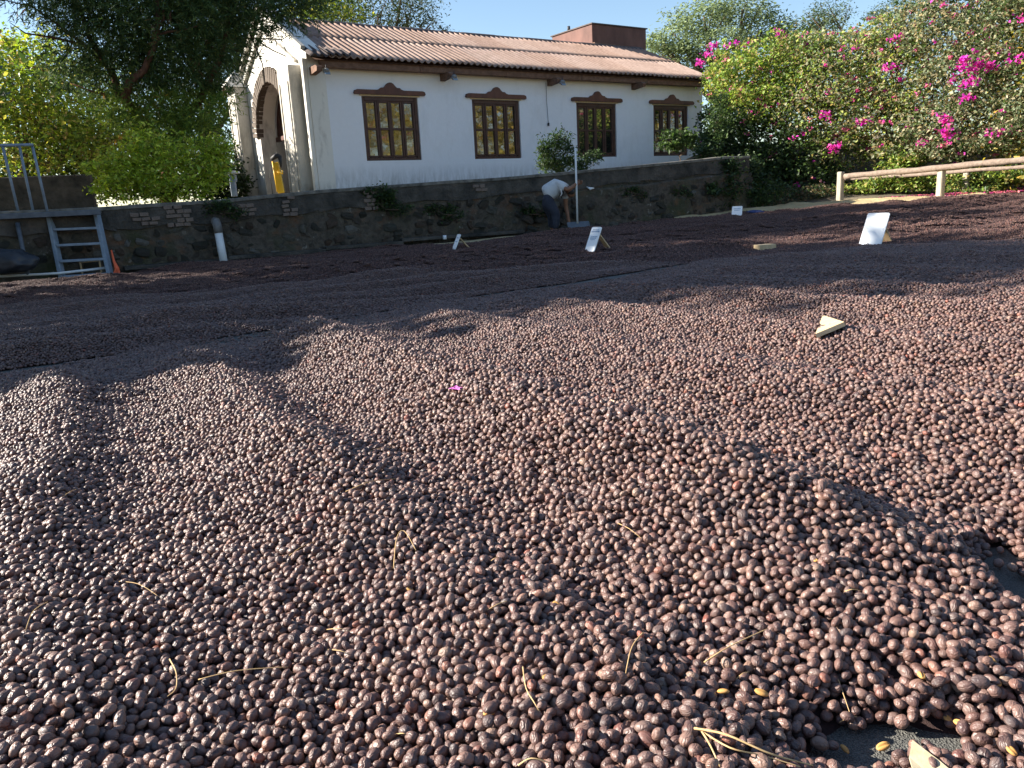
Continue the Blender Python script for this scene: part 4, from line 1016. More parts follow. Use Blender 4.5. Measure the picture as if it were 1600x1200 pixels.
boug('bougainvillea behind the first rail post with a brown woody foot', at(1390, 280, 21.8), cl((1390, 120, 22.2, 1.1, .9, .9), (1430, 170, 21.6, 1.1, .9, .8), (1380, 200, 21.6, 1.0, .8, .7), (1400, 70, 22.8, 1.1, .9, .5), (1430, 225, 21, .9, .7, .45), (1370, 50, 23.5, .8, .7, .35)), 15000, GR+BG, 70, 5, 24, anchors=[at(1388, 105, 21.2), at(1400, 60, 21.6), at(1440, 222, 20)])
boug('grey-green bougainvillea with the largest magenta clusters behind the second rail post', at(1500, 290, 20.6), cl((1480, 60, 21.5, 1.0, .9, .7), (1500, 130, 20.6, .9, .8, .8), (1530, 190, 20.2, 1.0, .8, .7), (1470, 200, 20.4, .9, .8, .6), (1540, 90, 20.8, .9, .8, .7), (1500, 235, 19.9, .9, .6, .35), (1440, 30, 22.5, .9, .8, .4), (1560, 220, 19.8, .6, .6, .4)), 17000, GR+GR+MD, 56, 8, 25, size=.095,
     anchors=[at(1525, 105, 19.4), at(1532, 100, 19.4), at(1518, 110, 19.4), at(1548, 106, 19.4), at(1508, 132, 19.4), at(1516, 126, 19.4), at(1511, 154, 19.4), at(1480, 190, 19.3), at(1475, 183, 19.3), at(1481, 215, 19.2), at(1476, 205, 19.2), at(1505, 94, 19.4), at(1503, 105, 19.4), at(1570, 75, 19.6), at(1580, 82, 19.6)])
boug('bougainvillea at the right edge of the picture arching over the others', at(1620, 290, 18.8), cl((1600, 60, 19.5, .9, .9, .9), (1620, 140, 19, .9, .8, .9), (1600, 200, 18.8, .8, .7, .6), (1570, 20, 20.5, 1.2, 1, .5), (1680, 100, 18.8, 1.2, 1, 1.4), (1510, 10, 21.5, 1.1, .9, .35)), 15000, GR+OL+MD, 50, 6, 26, anchors=[at(1596, 30, 18.6), at(1590, 92, 18.4), at(1554, 208, 18.6), at(1577, 205, 18.6)])
# hedge goes on past the frame to the right (seen mirrored in the windows)
for k, (x, y) in enumerate(((15.2, 16.5), (17.5, 13.5), (19.2, 10.5), (20.5, 7.5), (21.5, 4.5), (13.8, 18.8), (15.5, 24), (18.5, 22))):
    boug(['bougainvillea just beyond the right edge of the picture', 'outermost bougainvillea along the side of the patio'][min(k//1, 1)], (x, y, .3), [((x+rnd.uniform(-.4, .4), y+rnd.uniform(-.4, .4), z_), (1.6, 1.7, 1.0)) for z_ in (1.0, 2.2, 3.5, 4.8, 6.1)], 7000, [(.50, .34, .07), (.46, .38, .08), (.30, .28, .06), (.22, .20, .05)], 40, 3, 40+k, size=.16)
# low green plants on the ground behind the rails
def tuft(label, base, clumps, n, size, pal, seed, name='low_plant', cat='plant', group=None, elong=2.0):
    return tree(name, label, cat, base, clumps, n, size, pal, .012, group, seed=seed, nsub=20, sub=.3, elong=elong)
tuft('low sunlit green plants between the first and second rail posts', at(1410, 300, 20.6), cl((1380, 290, 20.8, .6, .4, .18), (1430, 285, 20.6, .6, .4, .22), (1400, 262, 20.8, .45, .4, .2), (1340, 295, 21.2, .5, .4, .12), (1420, 255, 20.6, .35, .3, .2)), 6000, .10, BG+YG[2:3], 31)
tuft('low grey-green plants to the right of the second rail post', at(1520, 290, 19.6), cl((1490, 283, 19.8, .4, .4, .2), (1530, 278, 19.6, .5, .4, .22), (1575, 275, 19.2, .5, .4, .2), (1610, 272, 19, .5, .4, .2), (1550, 295, 19.2, .5, .3, .1)), 6000, .09, BG+MD, 32)
# shrub and vines in front of the building
tuft('rounded green shrub on the wall top between the second and third windows', at(868, 268, 17.2), cl((866, 240, 17.2, .30, .25, .33), (856, 255, 17.2, .22, .2, .2), (880, 255, 17.2, .22, .2, .2), (875, 218, 17.2, .18, .18, .16), (890, 232, 17.2, .12, .12, .12), (850, 235, 17.2, .12, .12, .12)), 2600, .09, MD+DK+MD, 33, 'leafy_shrub', 'shrub', elong=3)
tuft('smaller green shrub growing below the third window', at(915, 264, 17.5), cl((912, 252, 17.5, .28, .2, .16), (925, 245, 17.5, .16, .15, .12), (905, 262, 17.4, .2, .15, .1)), 1000, .085, MD+DK, 34, 'leafy_shrub', 'shrub', elong=3)
tuft('sapling with drooping leaves in front of the fourth window', at(1060, 250, 19.5), cl((1060, 212, 19.5, .35, .25, .13), (1078, 216, 19.4, .18, .15, .12), (1045, 226, 19.5, .25, .2, .1), (1065, 228, 19.4, .28, .2, .13)), 900, .12, MD, 35, 'sapling', 'plant', elong=2.2)
tuft('climbing plant at the right corner of the white wall', at(1110, 250, 22.2), cl((1108, 230, 22, .35, .3, .3), (1118, 200, 22.2, .3, .3, .4), (1100, 238, 21.5, .3, .3, .15), (1125, 170, 22.6, .25, .3, .4)), 2600, .09, DK+MD, 36, 'climbing_plant', 'plant')
tuft('dark shrub sprawling over the right end of the stone wall', tuple(at(1135, 290, 18.2)), cl((1128, 262, 17.9, .30, .25, .22), (1140, 290, 17.8, .28, .25, .35), (1105, 300, 17.4, .22, .15, .16), (1165, 310, 18.3, .5, .3, .2), (1160, 265, 18.6, .4, .3, .3), (1190, 300, 18.8, .5, .3, .25), (1130, 318, 17.7, .3, .15, .10)), 6500, .085, DK+DK+MD, 37, 'leafy_shrub', 'shrub')
tuft('low dry brush on the shaded bank right of the stone wall', tuple(at(1220, 312, 20.2)), cl((1190, 318, 19.6, .6, .3, .12), (1230, 308, 20.5, .7, .4, .16), (1280, 300, 21, .6, .4, .16), (1150, 322, 18.8, .4, .2, .10)), 4000, .08, DK+[(.12, .09, .05), (.16, .12, .06)], 38)
for k, (px, py, Y, lab) in enumerate(((597, 303, 14.3, 'small dark green fern tuft hanging over the wall under the first window'), (350, 325, 13.0, 'dusty green weeds on the wall above the white pipe'), (610, 322, 14.5, 'low weeds growing out of the wall stones below the fern'),
                                    (840, 330, 15.6, 'mossy weeds on the wall beside the bending worker'), (985, 300, 16.6, 'weeds on the wall to the right of the pole'), (1060, 300, 17.3, 'green weeds on the wall below the sapling'), (695, 330, 15.0, 'green weeds low on the wall above the small placard'))):
    w_ = wall_at(px)
    base = at(px, py, w_[0].y-.12) if w_ else at(px, py, Y)
    c_ = (base.x, base.y, base.z)
    tuft(lab, c_, [((base.x+.0, base.y, base.z), (.16, .05, .13)), ((base.x+.16, base.y+.07, base.z-.06), (.16, .05, .10)), ((base.x-.18, base.y-.08, base.z+.03), (.16, .05, .09))], 480 if k else 700, .06, DK+MD, 50+k, 'wall_weed', 'plant', 'weeds rooted in the stone wall')

# trees to the left of the picture whose shade falls across the patio
for k, (x, y, z, r_, n_) in enumerate(((-8.6, 6.45, 2.9, 1.55, 1700), (-10.0, 6.7, 4.9, 1.7, 2000), (-12.2, 7.55, 6.9, 2.1, 2400), (-9.6, 8.4, 3.6, 1.6, 1150), (-11.0, 9.2, 5.4, 1.7, 1100),
                                        (-11.6, 12.1, 4.4, 2.0, 1600), (-13.4, 12.8, 6.6, 2.2, 1600), (-15.5, 14.0, 8.6, 2.3, 2200), (-10.9, 14.6, 3.8, 1.3, 1200), (-5.6, 3.95, 1.55, .85, 900))):  # last one: small low tree added only to shade the near left
    tree('shade_tree', 'leafy tree beyond the left edge shading the drying patio', 'tree', (x, y, .2), [((x, y, z), (r_, r_*.95, r_*.8)), ((x+r_*.5, y+r_*.5, z-r_*.5), (r_*.7, r_*.6, r_*.5)), ((x-r_*.6, y-r_*.1, z+r_*.5), (r_*.7, r_*.6, r_*.5))], int(n_*2.1), .24, MD, .16, 'trees left of the patio', seed=60+k, nsub=70, shell=0.1, sub=.25)
# ground litter bed behind left: dark low wall
m_ = MB(); a_, b_ = at(-120, 330, 17.5), at(150, 318, 18.5)
dd = b_-a_; m_.box((a_+b_)/2+Vector((0, 0, .22)), (dd.length, .25, .85), Matrix.Rotation(math.atan2(dd.y, dd.x), 3, 'Z'), .02)
tag(m_.build('garden_wall', M_['bandplaster']), 'low dark plastered garden wall behind the railing at the left', 'wall')

# ------------------------------------------------------------------ things by the wall
# steel ladder stair
lad = empty('steel_ladder', (-6.2, 11.55, -.22), 'blue-grey steel ladder leaning on the stone wall under the railing', 'ladder')
lo = Vector(lad.location)
Lb, Lt, Rb, Rt = at(99, 443, 11.45), at(77, 335, 11.75), at(174, 438, 11.6), at(151, 333, 11.95)
for a_, b_ in ((Lb, Lt), (Rb, Rt)):
    m_ = MB(); dd = b_-a_; X_ = dd.normalized(); Y_ = Vector((0, 1, 0)).cross(X_).normalized(); Z_ = X_.cross(Y_)
    m_.box((a_+b_)/2-lo, (dd.length, .055, .11), Matrix((X_, Y_, Z_)).transposed(), .006); m_.build('side_rail', M_['steel'], lad)
for k, f in enumerate((.10, .32, .55, .78)):
    a_, b_ = Lb.lerp(Lt, f), Rb.lerp(Rt, f); dd = b_-a_; m_ = MB(); X_ = dd.normalized(); Z_ = Vector((0, 0, 1)); Y_ = Z_.cross(X_).normalized(); Z_ = X_.cross(Y_)
    m_.box((a_+b_)/2-lo, (dd.length-.05, .13, .035), Matrix((X_, Y_, Z_)).transposed(), .005); m_.build('rung', M_['steel'], lad)
# landing platform and railing
pf = empty('steel_landing', at(40, 334, 11.75), 'grey steel landing along the wall top with a thin upright railing', 'platform')
po_ = Vector(pf.location)
a_, b_ = at(-60, 341, 11.3), at(158, 331, 12.0); dd = b_-a_; ang = math.atan2(dd.y, dd.x)
m_ = MB(); m_.box((a_+b_)/2-po_, (dd.length, .42, .03), Matrix.Rotation(ang, 3, 'Z'), .006); m_.build('deck', M_['darksteel'], pf)
m_ = MB(); m_.box((a_+b_)/2-po_+Vector((.1, -.21, -.005)), (dd.length, .04, .075), Matrix.Rotation(ang, 3, 'Z'), .006); m_.build('edge_beam', M_['darksteel'], pf)
a_, b_ = at(-60, 229, 11.3), at(52, 226, 11.6); m_ = MB(); m_.tube([a_-po_, b_-po_], .02, 8); m_.build('top_rail', M_['steel'], pf)
for (x0, y0, x1, y1) in ((-26, 227, -2, 334), (4, 228, 29, 333), (30, 227, 52, 332), (50, 226, 74, 330)):
    m_ = MB(); m_.tube([at(x1, y1, 11.62)-po_, at(x0, y0, 11.62)-po_], .019, 8); m_.build('baluster', M_['steel'], pf)
m_ = MB(); m_.tube([at(27, 348, 11.4)-po_, at(44, 430, 11.3)-po_], .03, 8); m_.build('support_leg', M_['darksteel'], pf)
m_ = MB(); m_.tube([at(-20, 433, 11.15), at(92, 427, 11.4), at(170, 418, 11.75)], .018, 8); tag(m_.build('conduit_pipe', M_['pvc']), 'thin pale pipe running low along the wall behind the ladder', 'pipe')
# bundle of tarpaulin
bm = bmesh.new(); bmesh.ops.create_icosphere(bm, subdivisions=4, radius=1)
for v_ in bm.verts:
    k = 1 + .18*noise.noise(v_.co*2.2) + .08*noise.noise(v_.co*5); v_.co = Vector((v_.co.x*.42*k, v_.co.y*.24*k, max(v_.co.z, -.6)*.20*k))
me = bpy.data.meshes.new('tarpaulin_bundle'); bm.to_mesh(me); bm.free(); o = link('tarpaulin_bundle', me, M_['tarp'], smooth=True); o.location = at(8, 412, 11.0)
tag(o, 'crumpled black tarpaulin bundle at the foot of the wall, far left', 'tarpaulin')
# plain wooden frame behind the ladder
m_ = MB(); c_ = at(146, 422, 11.7)
for px0, py0, px1, py1 in ((125, 410, 155, 407), (155, 407, 160, 436), (160, 436, 131, 439), (131, 439, 125, 410)): m_.tube([at(px0, py0, 11.85), at(px1, py1, 11.85)], .014, 6)
tag(m_.build('wooden_frame', M_['ply']), 'small empty wooden frame leaning behind the ladder rungs', 'sieve')
m_ = MB(); m_.tube([at(174, 391, 11.7), at(178, 408, 11.65), at(183, 420, 11.6), at(181, 428, 11.6), at(188, 434, 11.55)], [.012, .018, .035, .04, .02], 8); m_.tube([at(183, 420, 11.6), at(190, 436, 11.5)], [.03, .012], 8)
tag(m_.build('orange_strap', M_['orange']), 'small bright orange strap beside the foot of the ladder', 'strap')
# white drain pipe with grey elbow
dp = empty('drain_pipe', at(345, 413, 12.75), 'white plastic drain pipe with a dirty grey elbow on the stone wall', 'pipe'); do_ = Vector(dp.location)
m_ = MB(); m_.tube([at(351, 417, 12.72)-do_, at(341, 362, 12.8)-do_], .062, 16); m_.build('pipe', M_['pvc'], dp)
m_ = MB(); m_.tube([at(341.5, 364, 12.8)-do_, at(339, 351, 12.8)-do_, at(337, 346, 12.88)-do_, at(335, 345, 13.05)-do_], [.068, .07, .07, .07], 16); m_.build('elbow', M_['pvcgrey'], dp)
# yellow machine standing in the doorway
ym = empty('yellow_hand_stacker', at(440, 300, 17.6), 'narrow yellow upright machine with a dark top in the arched doorway', 'machine'); yo = Vector(ym.location)
m_ = MB(); a_, b_ = at(439, 302, 17.6)-yo, at(428, 246, 17.6)-yo; dd = b_-a_; X_ = dd.normalized(); Y_ = Vector((0, 1, 0)).cross(X_).normalized(); Z_ = X_.cross(Y_)
m_.box((a_+b_)/2+Vector((.02, 0, -.05)), (dd.length*.86, .13, .10), Matrix((X_, Y_, Z_)).transposed(), .01); m_.build('mast', M_['yellow'], ym)
m_ = MB(); m_.tube([at(434, 300, 17.55)-yo, at(426, 252, 17.55)-yo], .022, 8); m_.tube([at(432, 268, 17.5)-yo, at(442, 272, 17.5)-yo, at(441, 266, 17.5)-yo], .016, 6); m_.build('side_bar', M_['yellow'], ym)
m_ = MB(); m_.tube([at(424, 249, 17.5)-yo, at(432, 243, 17.5)-yo, at(439, 245, 17.5)-yo], [.04, .06, .035], 10); m_.tube([at(437, 245, 17.5)-yo, at(439, 262, 17.5)-yo], [.045, .02], 8); m_.build('pulley_head', M_['black'], ym)
m_ = MB(); m_.tube([at(423, 250, 17.5)-yo, at(422, 275, 17.5)-yo, at(426, 303, 17.5)-yo], .007, 5); m_.build('cable', M_['black'], ym)
# small lantern box on a post left of the pinnacle
lb = empty('post_lantern', at(367, 303, 16.6), 'small grey roofed box on a post left of the pinnacle column', 'lantern'); lo2 = Vector(lb.location)
m_ = MB(); m_.box(Vector((-.01, 0, .12)), (.10, .10, .34), None, .008); m_.build('post', M_['steel'], lb)
m_ = MB(); m_.box(Vector((-.035, 0, .31)), (.03, .11, .14), None, .004); m_.box(Vector((.05, 0, .31)), (.03, .11, .14), None, .004); m_.build('box_side', M_['steel'], lb)
m_ = MB(); m_.prism([(-.10, 0), (.12, .03), (.12, .06), (.03, .08), (-.11, .02)], Vector((0, -.09, .38)), (1, 0, 0), (0, 0, 1), (0, 1, 0), .2); m_.build('box_roof', M_['pvc'], lb)
# white scrap on the ledge
m_ = MB(); m_.tube([at(917, 292, 16.2), at(922, 295, 16.15), at(928, 294, 16.2)], [.01, .03, .012], 8); tag(m_.build('white_scrap', M_['board']), 'scrap of white plastic lying on the wall ledge right of the pole', 'scrap')
m_ = MB(); c_ = at(695, 374, 13.9); m_.tube([c_, c_+Vector((.0, 0, .07))], [.035, .03], 10); tag(m_.build('white_cup', M_['board']), 'small white cup on the pale strip behind the left placard', 'cup')

# placards: tilted white board with a wooden prop behind
def placard(px, py, w_, h_, e, label, rows, n_txt):
    p = hit(px, py); p.z -= .012
    o = empty('placard', p, label, 'sign', 'white placards standing among the cherries')
    e = Vector((e[0], e[1], 0)).normalized(); back = Vector((-e.y, e.x, 0)); tilt = math.radians(27)
    up = (UP*math.cos(tilt) + back*math.sin(tilt)); nrm = e.cross(up).normalized()
    r = .015; pts = []
    for cx_, cz_, a0 in ((r, r, PI), (w_-r, r, 1.5*PI), (w_-r, h_-r, 0), (r, h_-r, .5*PI)):
        for k in range(4): pts.append((cx_+r*math.cos(a0+k*PI/6), cz_+r*math.sin(a0+k*PI/6)))
    m_ = MB(); m_.prism(pts, (0, 0, 0), e, up, -nrm if nrm.dot(back) < 0 else nrm, .012); m_.build('board', M_['board'], o)
    f_ = -nrm if nrm.dot(back) > 0 else nrm
    top = e*(w_*.5) + up*(h_*.8) + back*.012
    foot = e*(w_*.5) + back*(math.sin(tilt)*h_*.8 + .22*h_/.3)
    m_ = MB(); dd = foot-top; X_ = dd.normalized(); Y_ = e; Z_ = X_.cross(Y_).normalized()
    m_.box((top+foot)/2, (dd.length, w_*.45, .014), Matrix((X_, Y_, Z_)).transposed(), .002); m_.build('prop_leg', M_['ply'], o)
    if rows:
        m_ = MB()
        for zf, x0, x1, th_ in rows:
            x = x0*w_
            while x < x1*w_:
                gl = rnd.uniform(.05, .13)*w_; c_ = e*(x+gl/2) + up*(zf*h_) + f_*.0025
                m_.box(c_, (gl, .002, th_*h_), Matrix((e, f_, up)).transposed()); x += gl + .03*w_
        m_.build('faint_lettering', M_['ink'], o)
    return o
placard(1341, 383, .215, .345, (.62, -.78), 'largest blank white placard, glaring in the sun near the right edge', None, 0)
placard(913, 391, .145, .285, (.62, -.78), 'narrow white placard with faint blue writing in the middle, before the worker', [(.88, .2, .8, .03), (.81, .12, .85, .05), (.60, .2, .8, .03), (.54, .2, .8, .03), (.48, .25, .75, .02)], 1)
placard(1143, 336, .20, .20, (.92, -.39), 'small squarish white placard at the far edge before the yellow bed', [(.72, .2, .8, .07), (.55, .25, .75, .06)], 1)
placard(706, 388, .10, .235, (.50, -.86), 'small white placard seen almost edge-on beside the pale strip', [(.75, .2, .8, .05), (.5, .2, .8, .05)], 1)

# wooden scraps
m_ = MB(); b_ = hit(1196, 390); m_.box(b_+Vector((0, .02, .025)), (.20, .11, .055), Matrix.Rotation(.35, 3, 'Z'), .003); tag(m_.build('wooden_block', M_['ply']), 'short pale wooden block lying on the net seam before the largest placard', 'wood block')
a_, b_, c_ = hit(1288, 499, .012), hit(1322, 511, .014), hit(1277, 530, .014)
m_ = MB(); nn_ = (b_-a_).cross(c_-a_).normalized(); nn_ = nn_ if nn_.z > 0 else -nn_
ring0 = [m_.bm.verts.new(v_ + nn_*.018) for v_ in (a_, b_, c_)]; ring1 = [m_.bm.verts.new(v_ + nn_*.004) for v_ in (a_, b_, c_)]
m_.bm.faces.new(ring0); m_.bm.faces.new(ring1[::-1])
for k in range(3): m_.bm.faces.new((ring0[k], ring0[(k+1) % 3], ring1[(k+1) % 3], ring1[k]))
tag(m_.build('wood_offcut', M_['ply']), 'triangular pale plywood offcut lying on the sunlit heap at the right', 'wood scrap')
m_ = MB(); a_ = hit(1428, 1172, .004); 
pts_ = [a_ + Vector(v_) for v_ in ((-.0005, .003, .008), (.012, -.020, .004), (.019, -.034, .001), (.000, -.037, -.002), (-.017, -.034, .001), (-.012, -.014, .004))]
r0_ = [m_.bm.verts.new(p_+Vector((0, 0, .0008))) for p_ in pts_]; r1_ = [m_.bm.verts.new(p_-Vector((0, 0, .0008))) for p_ in pts_]; m_.bm.faces.new(r0_); m_.bm.faces.new(r1_[::-1])
for k in range(6): m_.bm.faces.new((r0_[k], r0_[(k+1) % 6], r1_[(k+1) % 6], r1_[k]))
tag(m_.build('dry_leaf', M_['dryleaf']), 'pale dry leaf tip on the bare net at the bottom right', 'leaf')

# blossoms on the heap
def blossom(px, py, size, mat, label, name='fallen_blossom'):
    p = hit(px, py, .006); m_ = MB()
    for k in range(5):
        a = k*2*PI/5 + .3; d1 = Vector((math.cos(a), math.sin(a), 0)); s1 = Vector((-math.sin(a), math.cos(a), 0)); 
        P_ = [p, p+d1*size*.5+s1*size*.34+UP*size*.25, p+d1*size+UP*size*.12*(1+(k % 2)*2), p+d1*size*.5-s1*size*.34+UP*size*.25]
        f0 = [m_.bm.verts.new(q_) for q_ in P_]; m_.bm.faces.new(f0[:3]); m_.bm.faces.new((f0[0], f0[2], f0[3]))
    o = m_.build(name, mat); sd = o.modifiers.new('thickness', 'SOLIDIFY'); sd.thickness = .0006
    return tag(o, label, 'flower')
blossom(712, 609, .019, M_['pink'], 'bright pink-violet fallen blossom on the sunlit heap')
blossom(955, 628, .012, M_['salmon'], 'faded salmon petal lying on the heap right of the pink blossom')
# straws
def straw(pts, r, label, group=None):
    P_ = [hit(px, py, h) for px, py, h in pts]; n_ = len(P_); m_ = MB()
    fine = []
    for i in range(n_-1):
        p0, p1, p2, p3 = P_[max(i-1, 0)], P_[i], P_[i+1], P_[min(i+2, n_-1)]
        for k in range(5):
            t = k/5; fine.append(.5*((2*p1)+(p2-p0)*t+(2*p0-5*p1+4*p2-p3)*t*t+(3*p1-p0-3*p2+p3)*t**3))
    fine.append(P_[-1]); m_.tube(fine, [r*(1-.5*i/len(fine)) for i in range(len(fine))], 5)
    return tag(m_.build('dry_straw', M_['straw']), label, 'straw', group)
straw([(1005, 988, .012), (988, 1010, .02), (979, 1045, .02), (977, 1062, .006)], .0008, 'curved golden straw standing up right of centre in the foreground')
straw([(817, 1042, .010), (822, 1075, .016), (835, 1098, .015), (846, 1117, .006)], .0008, 'bent golden straw left of the curved standing one')
straw([(1100, 1035, .008), (1140, 1010, .018), (1200, 982, .008)], .0009, 'pale green-gold stalk lying across the cherries toward the net corner')
straw([(1085, 1138, .012), (1135, 1148, .020), (1205, 1178, .015), (1270, 1196, .008)], .0012, 'longest straw stalk running to the bottom edge below the heap')
straw([(1095, 1140, .010), (1110, 1165, .016), (1125, 1198, .010)], .0011, 'straw stalk dropping to the bottom edge beside the longest one')
straw([(1088, 1137, .010), (1140, 1168, .018), (1190, 1180, .012), (1250, 1198, .010)], .0009, 'middle straw of the three that fan out at the bottom')
straw([(615, 888, .006), (620, 840, .018), (632, 830, .02), (650, 860, .008)], .0008, 'hooked straw arching over cherries left of centre')
straw([(40, 985, .008), (52, 955, .016), (75, 940, .006)], .0007, 'thin looped straw near the left edge')
straw([(265, 1030, .012), (275, 1050, .016), (275, 1075, .010), (262, 1088, .006)], .0009, 'short yellow hooked straw in the lower left')
straw([(310, 1062, .008), (370, 1048, .014), (450, 1042, .008)], .0008, 'long thin straw lying flat in the lower left')
straw([(175, 908, .008), (215, 912, .014), (248, 932, .006)], .0007, 'thin straw lying above the yellow hooked one')
straw([(810, 1196, .010), (830, 1185, .018), (860, 1192, .010)], .0009, 'small curl of straw touching the bottom edge at the centre')
straw([(540, 768, .006), (580, 752, .014), (620, 748, .006)], .0009, 'reddish straw lying on the sunlit ridge left of centre')
straw([(1310, 1062, .0), (1330, 1120, .004)], .0006, 'fine pale hair of straw on the bare net')
for k in range(13):
    px, py = rnd.uniform(60, 1560), rnd.uniform(640, 1150); a = rnd.uniform(-.6, .6); L = rnd.uniform(14, 40)*(.5+py/1200)
    straw([(px, py, .004), (px+L*.5*math.cos(a), py+L*.5*math.sin(a)-3, .012), (px+L*math.cos(a), py+L*math.sin(a), .004)], .0006, 'short thin dry straw lying loose on the dark cherries', 'short straws scattered over the heap')
# hulled yellow beans
bV, bF = icomesh(3)
bV2 = bV*np.array([.0055, .0034, .0025]); bV2[:, 2] -= .0012*np.exp(-(bV[:, 1]/.2)**2)*(bV[:, 2] > 0)
bme = npmesh('hulled_bean', bV2, bF, smooth=True); bme.materials.append(M_['bean'])
for k, (px, py) in enumerate(((1550, 1033), (1440, 1055), (1556, 1064), (1367, 1035), (1320, 1170), (1480, 1122), (1190, 1082), (1130, 1080), (1380, 1166), (1500, 1130), (1580, 1172), (640, 920), (855, 1058), (765, 1113), (1272, 875), (1290, 876), (870, 945))):
    o = link('hulled_bean', bme); o.location = hit(px, py, .005); o.rotation_euler = (rnd.uniform(-.5, .5), rnd.uniform(-.5, .5), rnd.uniform(0, 6)); s_ = rnd.uniform(.9, 1.25); o.scale = (s_*1.1, s_, s_)
    tag(o, 'small yellow hulled bean showing among the dark cherries', 'coffee bean', 'yellow hulled beans among the cherries')
# blue cloth by the far placard
bm = bmesh.new(); bmesh.ops.create_icosphere(bm, subdivisions=3, radius=1)
for v_ in bm.verts: k = 1+.35*noise.noise(v_.co*2.5); v_.co = Vector((v_.co.x*.20*k, v_.co.y*.14*k, max(v_.co.z, -.2)*.05*k))
me = bpy.data.meshes.new('blue_cloth'); bm.to_mesh(me); bm.free(); o = link('blue_cloth', me, M_['bluecloth'], smooth=True); o.location = hit(1180, 332)
tag(o, 'crumpled dark blue cloth right of the far placard', 'cloth')

# log rail fences
def rail_fence(name, label, posts, rail, pw_, rr_):
    o = empty(name, posts[0][0], label, 'fence', 'low log rail fences at the right'); b = Vector(o.location)
    for (p, h_) in posts:
        m_ = MB(); m_.box(p-b+Vector((0, 0, h_/2-.1)), (pw_, pw_, h_+.2), Matrix.Rotation(.5, 3, 'Z'), .018); m_.build('post', M_['post'], o)
    m_ = MB(); pts = []; n_ = 26
    for i in range(n_): f = i/(n_-1); pts.append(rail[0].lerp(rail[1], f)-b + Vector((0, 0, .006*math.sin(f*11)+.004*math.sin(f*29))))
    m_.tube(pts, [rr_*(1+.08*math.sin(i*1.7)+.05*math.sin(i*4.1)) for i in range(n_)], 10); m_.build('log_rail', M_['log'], o)
    m_ = MB()
    for i in range(3, n_-1, 3): 
        q_ = pts[i]; m_.tube([q_+Vector((0, -rr_*1.0, -rr_*.3)), q_+Vector((.02, -rr_*.4, rr_*1.02)), q_+Vector((.02, rr_*.6, rr_*.95))], .006, 4)
    m_.build('tie_wire', M_['black'], o)
p1, p2 = at(1312, 316, 20), at(1468, 314, 18); p3 = p2 + (p2-p1)*1.0
rail_fence('rail_fence', 'front log rail on squared posts before the bougainvillea', [(p1, .74), (p2, .76), (p3, .76)], (at(1320, 276, 19.85), at(1640, 246, 16.2)), .14, .068)
q1, q2 = at(1354, 313, 21.4), at(1508, 307, 19.4)
rail_fence('rail_fence', 'rear log rail standing just behind the front one', [(q1, .62), (q2, .62), (q2+(q2-q1), .62)], (at(1316, 281, 21.6), at(1640, 258, 17.6)), .13, .045)
# fallen petals under the fence
P = np.stack([rng.uniform(9.2, 13, 900), rng.uniform(18.0, 19.6, 900)], -1); P = np.column_stack([P, Gf(P[:, 0], P[:, 1])+.06+.05*0])
o = leafobj('fallen_petals', [leaves(P, .06, [(.55, .12, .16), (.60, .20, .22), (.45, .08, .25)], 1.5)], M_['bract'], None); tag(o, 'scatter of fallen pink petals on the ground under the rails', 'petals', kind='stuff')

# ------------------------------------------------------------------ the worker
def skin_mesh(name, verts, edges, mat, parent, sub=2, label=None):
    me = bpy.data.meshes.new(name); me.from_pydata([v_[0] for v_ in verts], edges, []); o = link(name, me, mat, parent)
    md = o.modifiers.new('skin', 'SKIN'); md.use_smooth_shade = True
    for i, v_ in enumerate(verts):
        s_ = me.skin_vertices[0].data[i]; r_ = v_[1]; s_.radius = r_ if isinstance(r_, tuple) else (r_, r_)
    me.skin_vertices[0].data[0].use_root = True
    sb = o.modifiers.new('sub', 'SUBSURF'); sb.levels = sub; sb.render_levels = sub
    return o
PY = 14.55
wk = empty('person', at(867, 366, PY), 'person in pale shirt and dark trousers bending over, holding a long white pole', 'person'); wo_ = Vector(wk.location)
def w(px, py, dy=0.0): return tuple(at(px, py, PY+dy) - wo_)
body = [(w(853, 308), .09), (w(860, 300), .09), (w(871, 292), .125), (w(880, 290), .10), (w(888, 295), .055), (w(892, 302), .085), (w(894, 309), .06),
        (w(877, 291, -.17), .055), (w(887, 297, -.22), .042), (w(899, 289, -.16), .032), (w(901, 286, -.13), .034),
        (w(883, 300, .16), .055), (w(884, 322, .18), .042), (w(888, 342, .14), .030), (w(889, 349, .12), .034),
        (w(857, 316, -.09), .075), (w(869, 334, -.10), .06), (w(867, 356, -.09), .042), (w(868, 362, -.09), .03), (w(872, 363.5, -.11), .022),
        (w(854, 316, .09), .075), (w(862, 336, .10), .06), (w(862, 354, .16), .042), (w(863, 360, .16), .03), (w(867, 361.5, .15), .022)]
be = [(0, 1), (1, 2), (2, 3), (3, 4), (4, 5), (5, 6), (3, 7), (7, 8), (8, 9), (9, 10), (3, 11), (11, 12), (12, 13), (13, 14), (0, 15), (15, 16), (16, 17), (17, 18), (18, 19), (0, 20), (20, 21), (21, 22), (22, 23), (23, 24)]
skin_mesh('body', body, be, M_['skin'], wk)
shirt = [(w(849, 305), (.15, .165)), (w(858, 300), (.155, .17)), (w(871, 292), (.15, .17)), (w(880, 290), (.13, .14)), (w(886, 293), (.075, .075)), (w(878, 291, -.17), .075), (w(884, 297, -.21), .062), (w(883, 299, .16), .075), (w(883, 312, .18), .066)]
skin_mesh('shirt', shirt, [(0, 1), (1, 2), (2, 3), (3, 4), (3, 5), (5, 6), (3, 7), (7, 8)], M_['shirt'], wk)
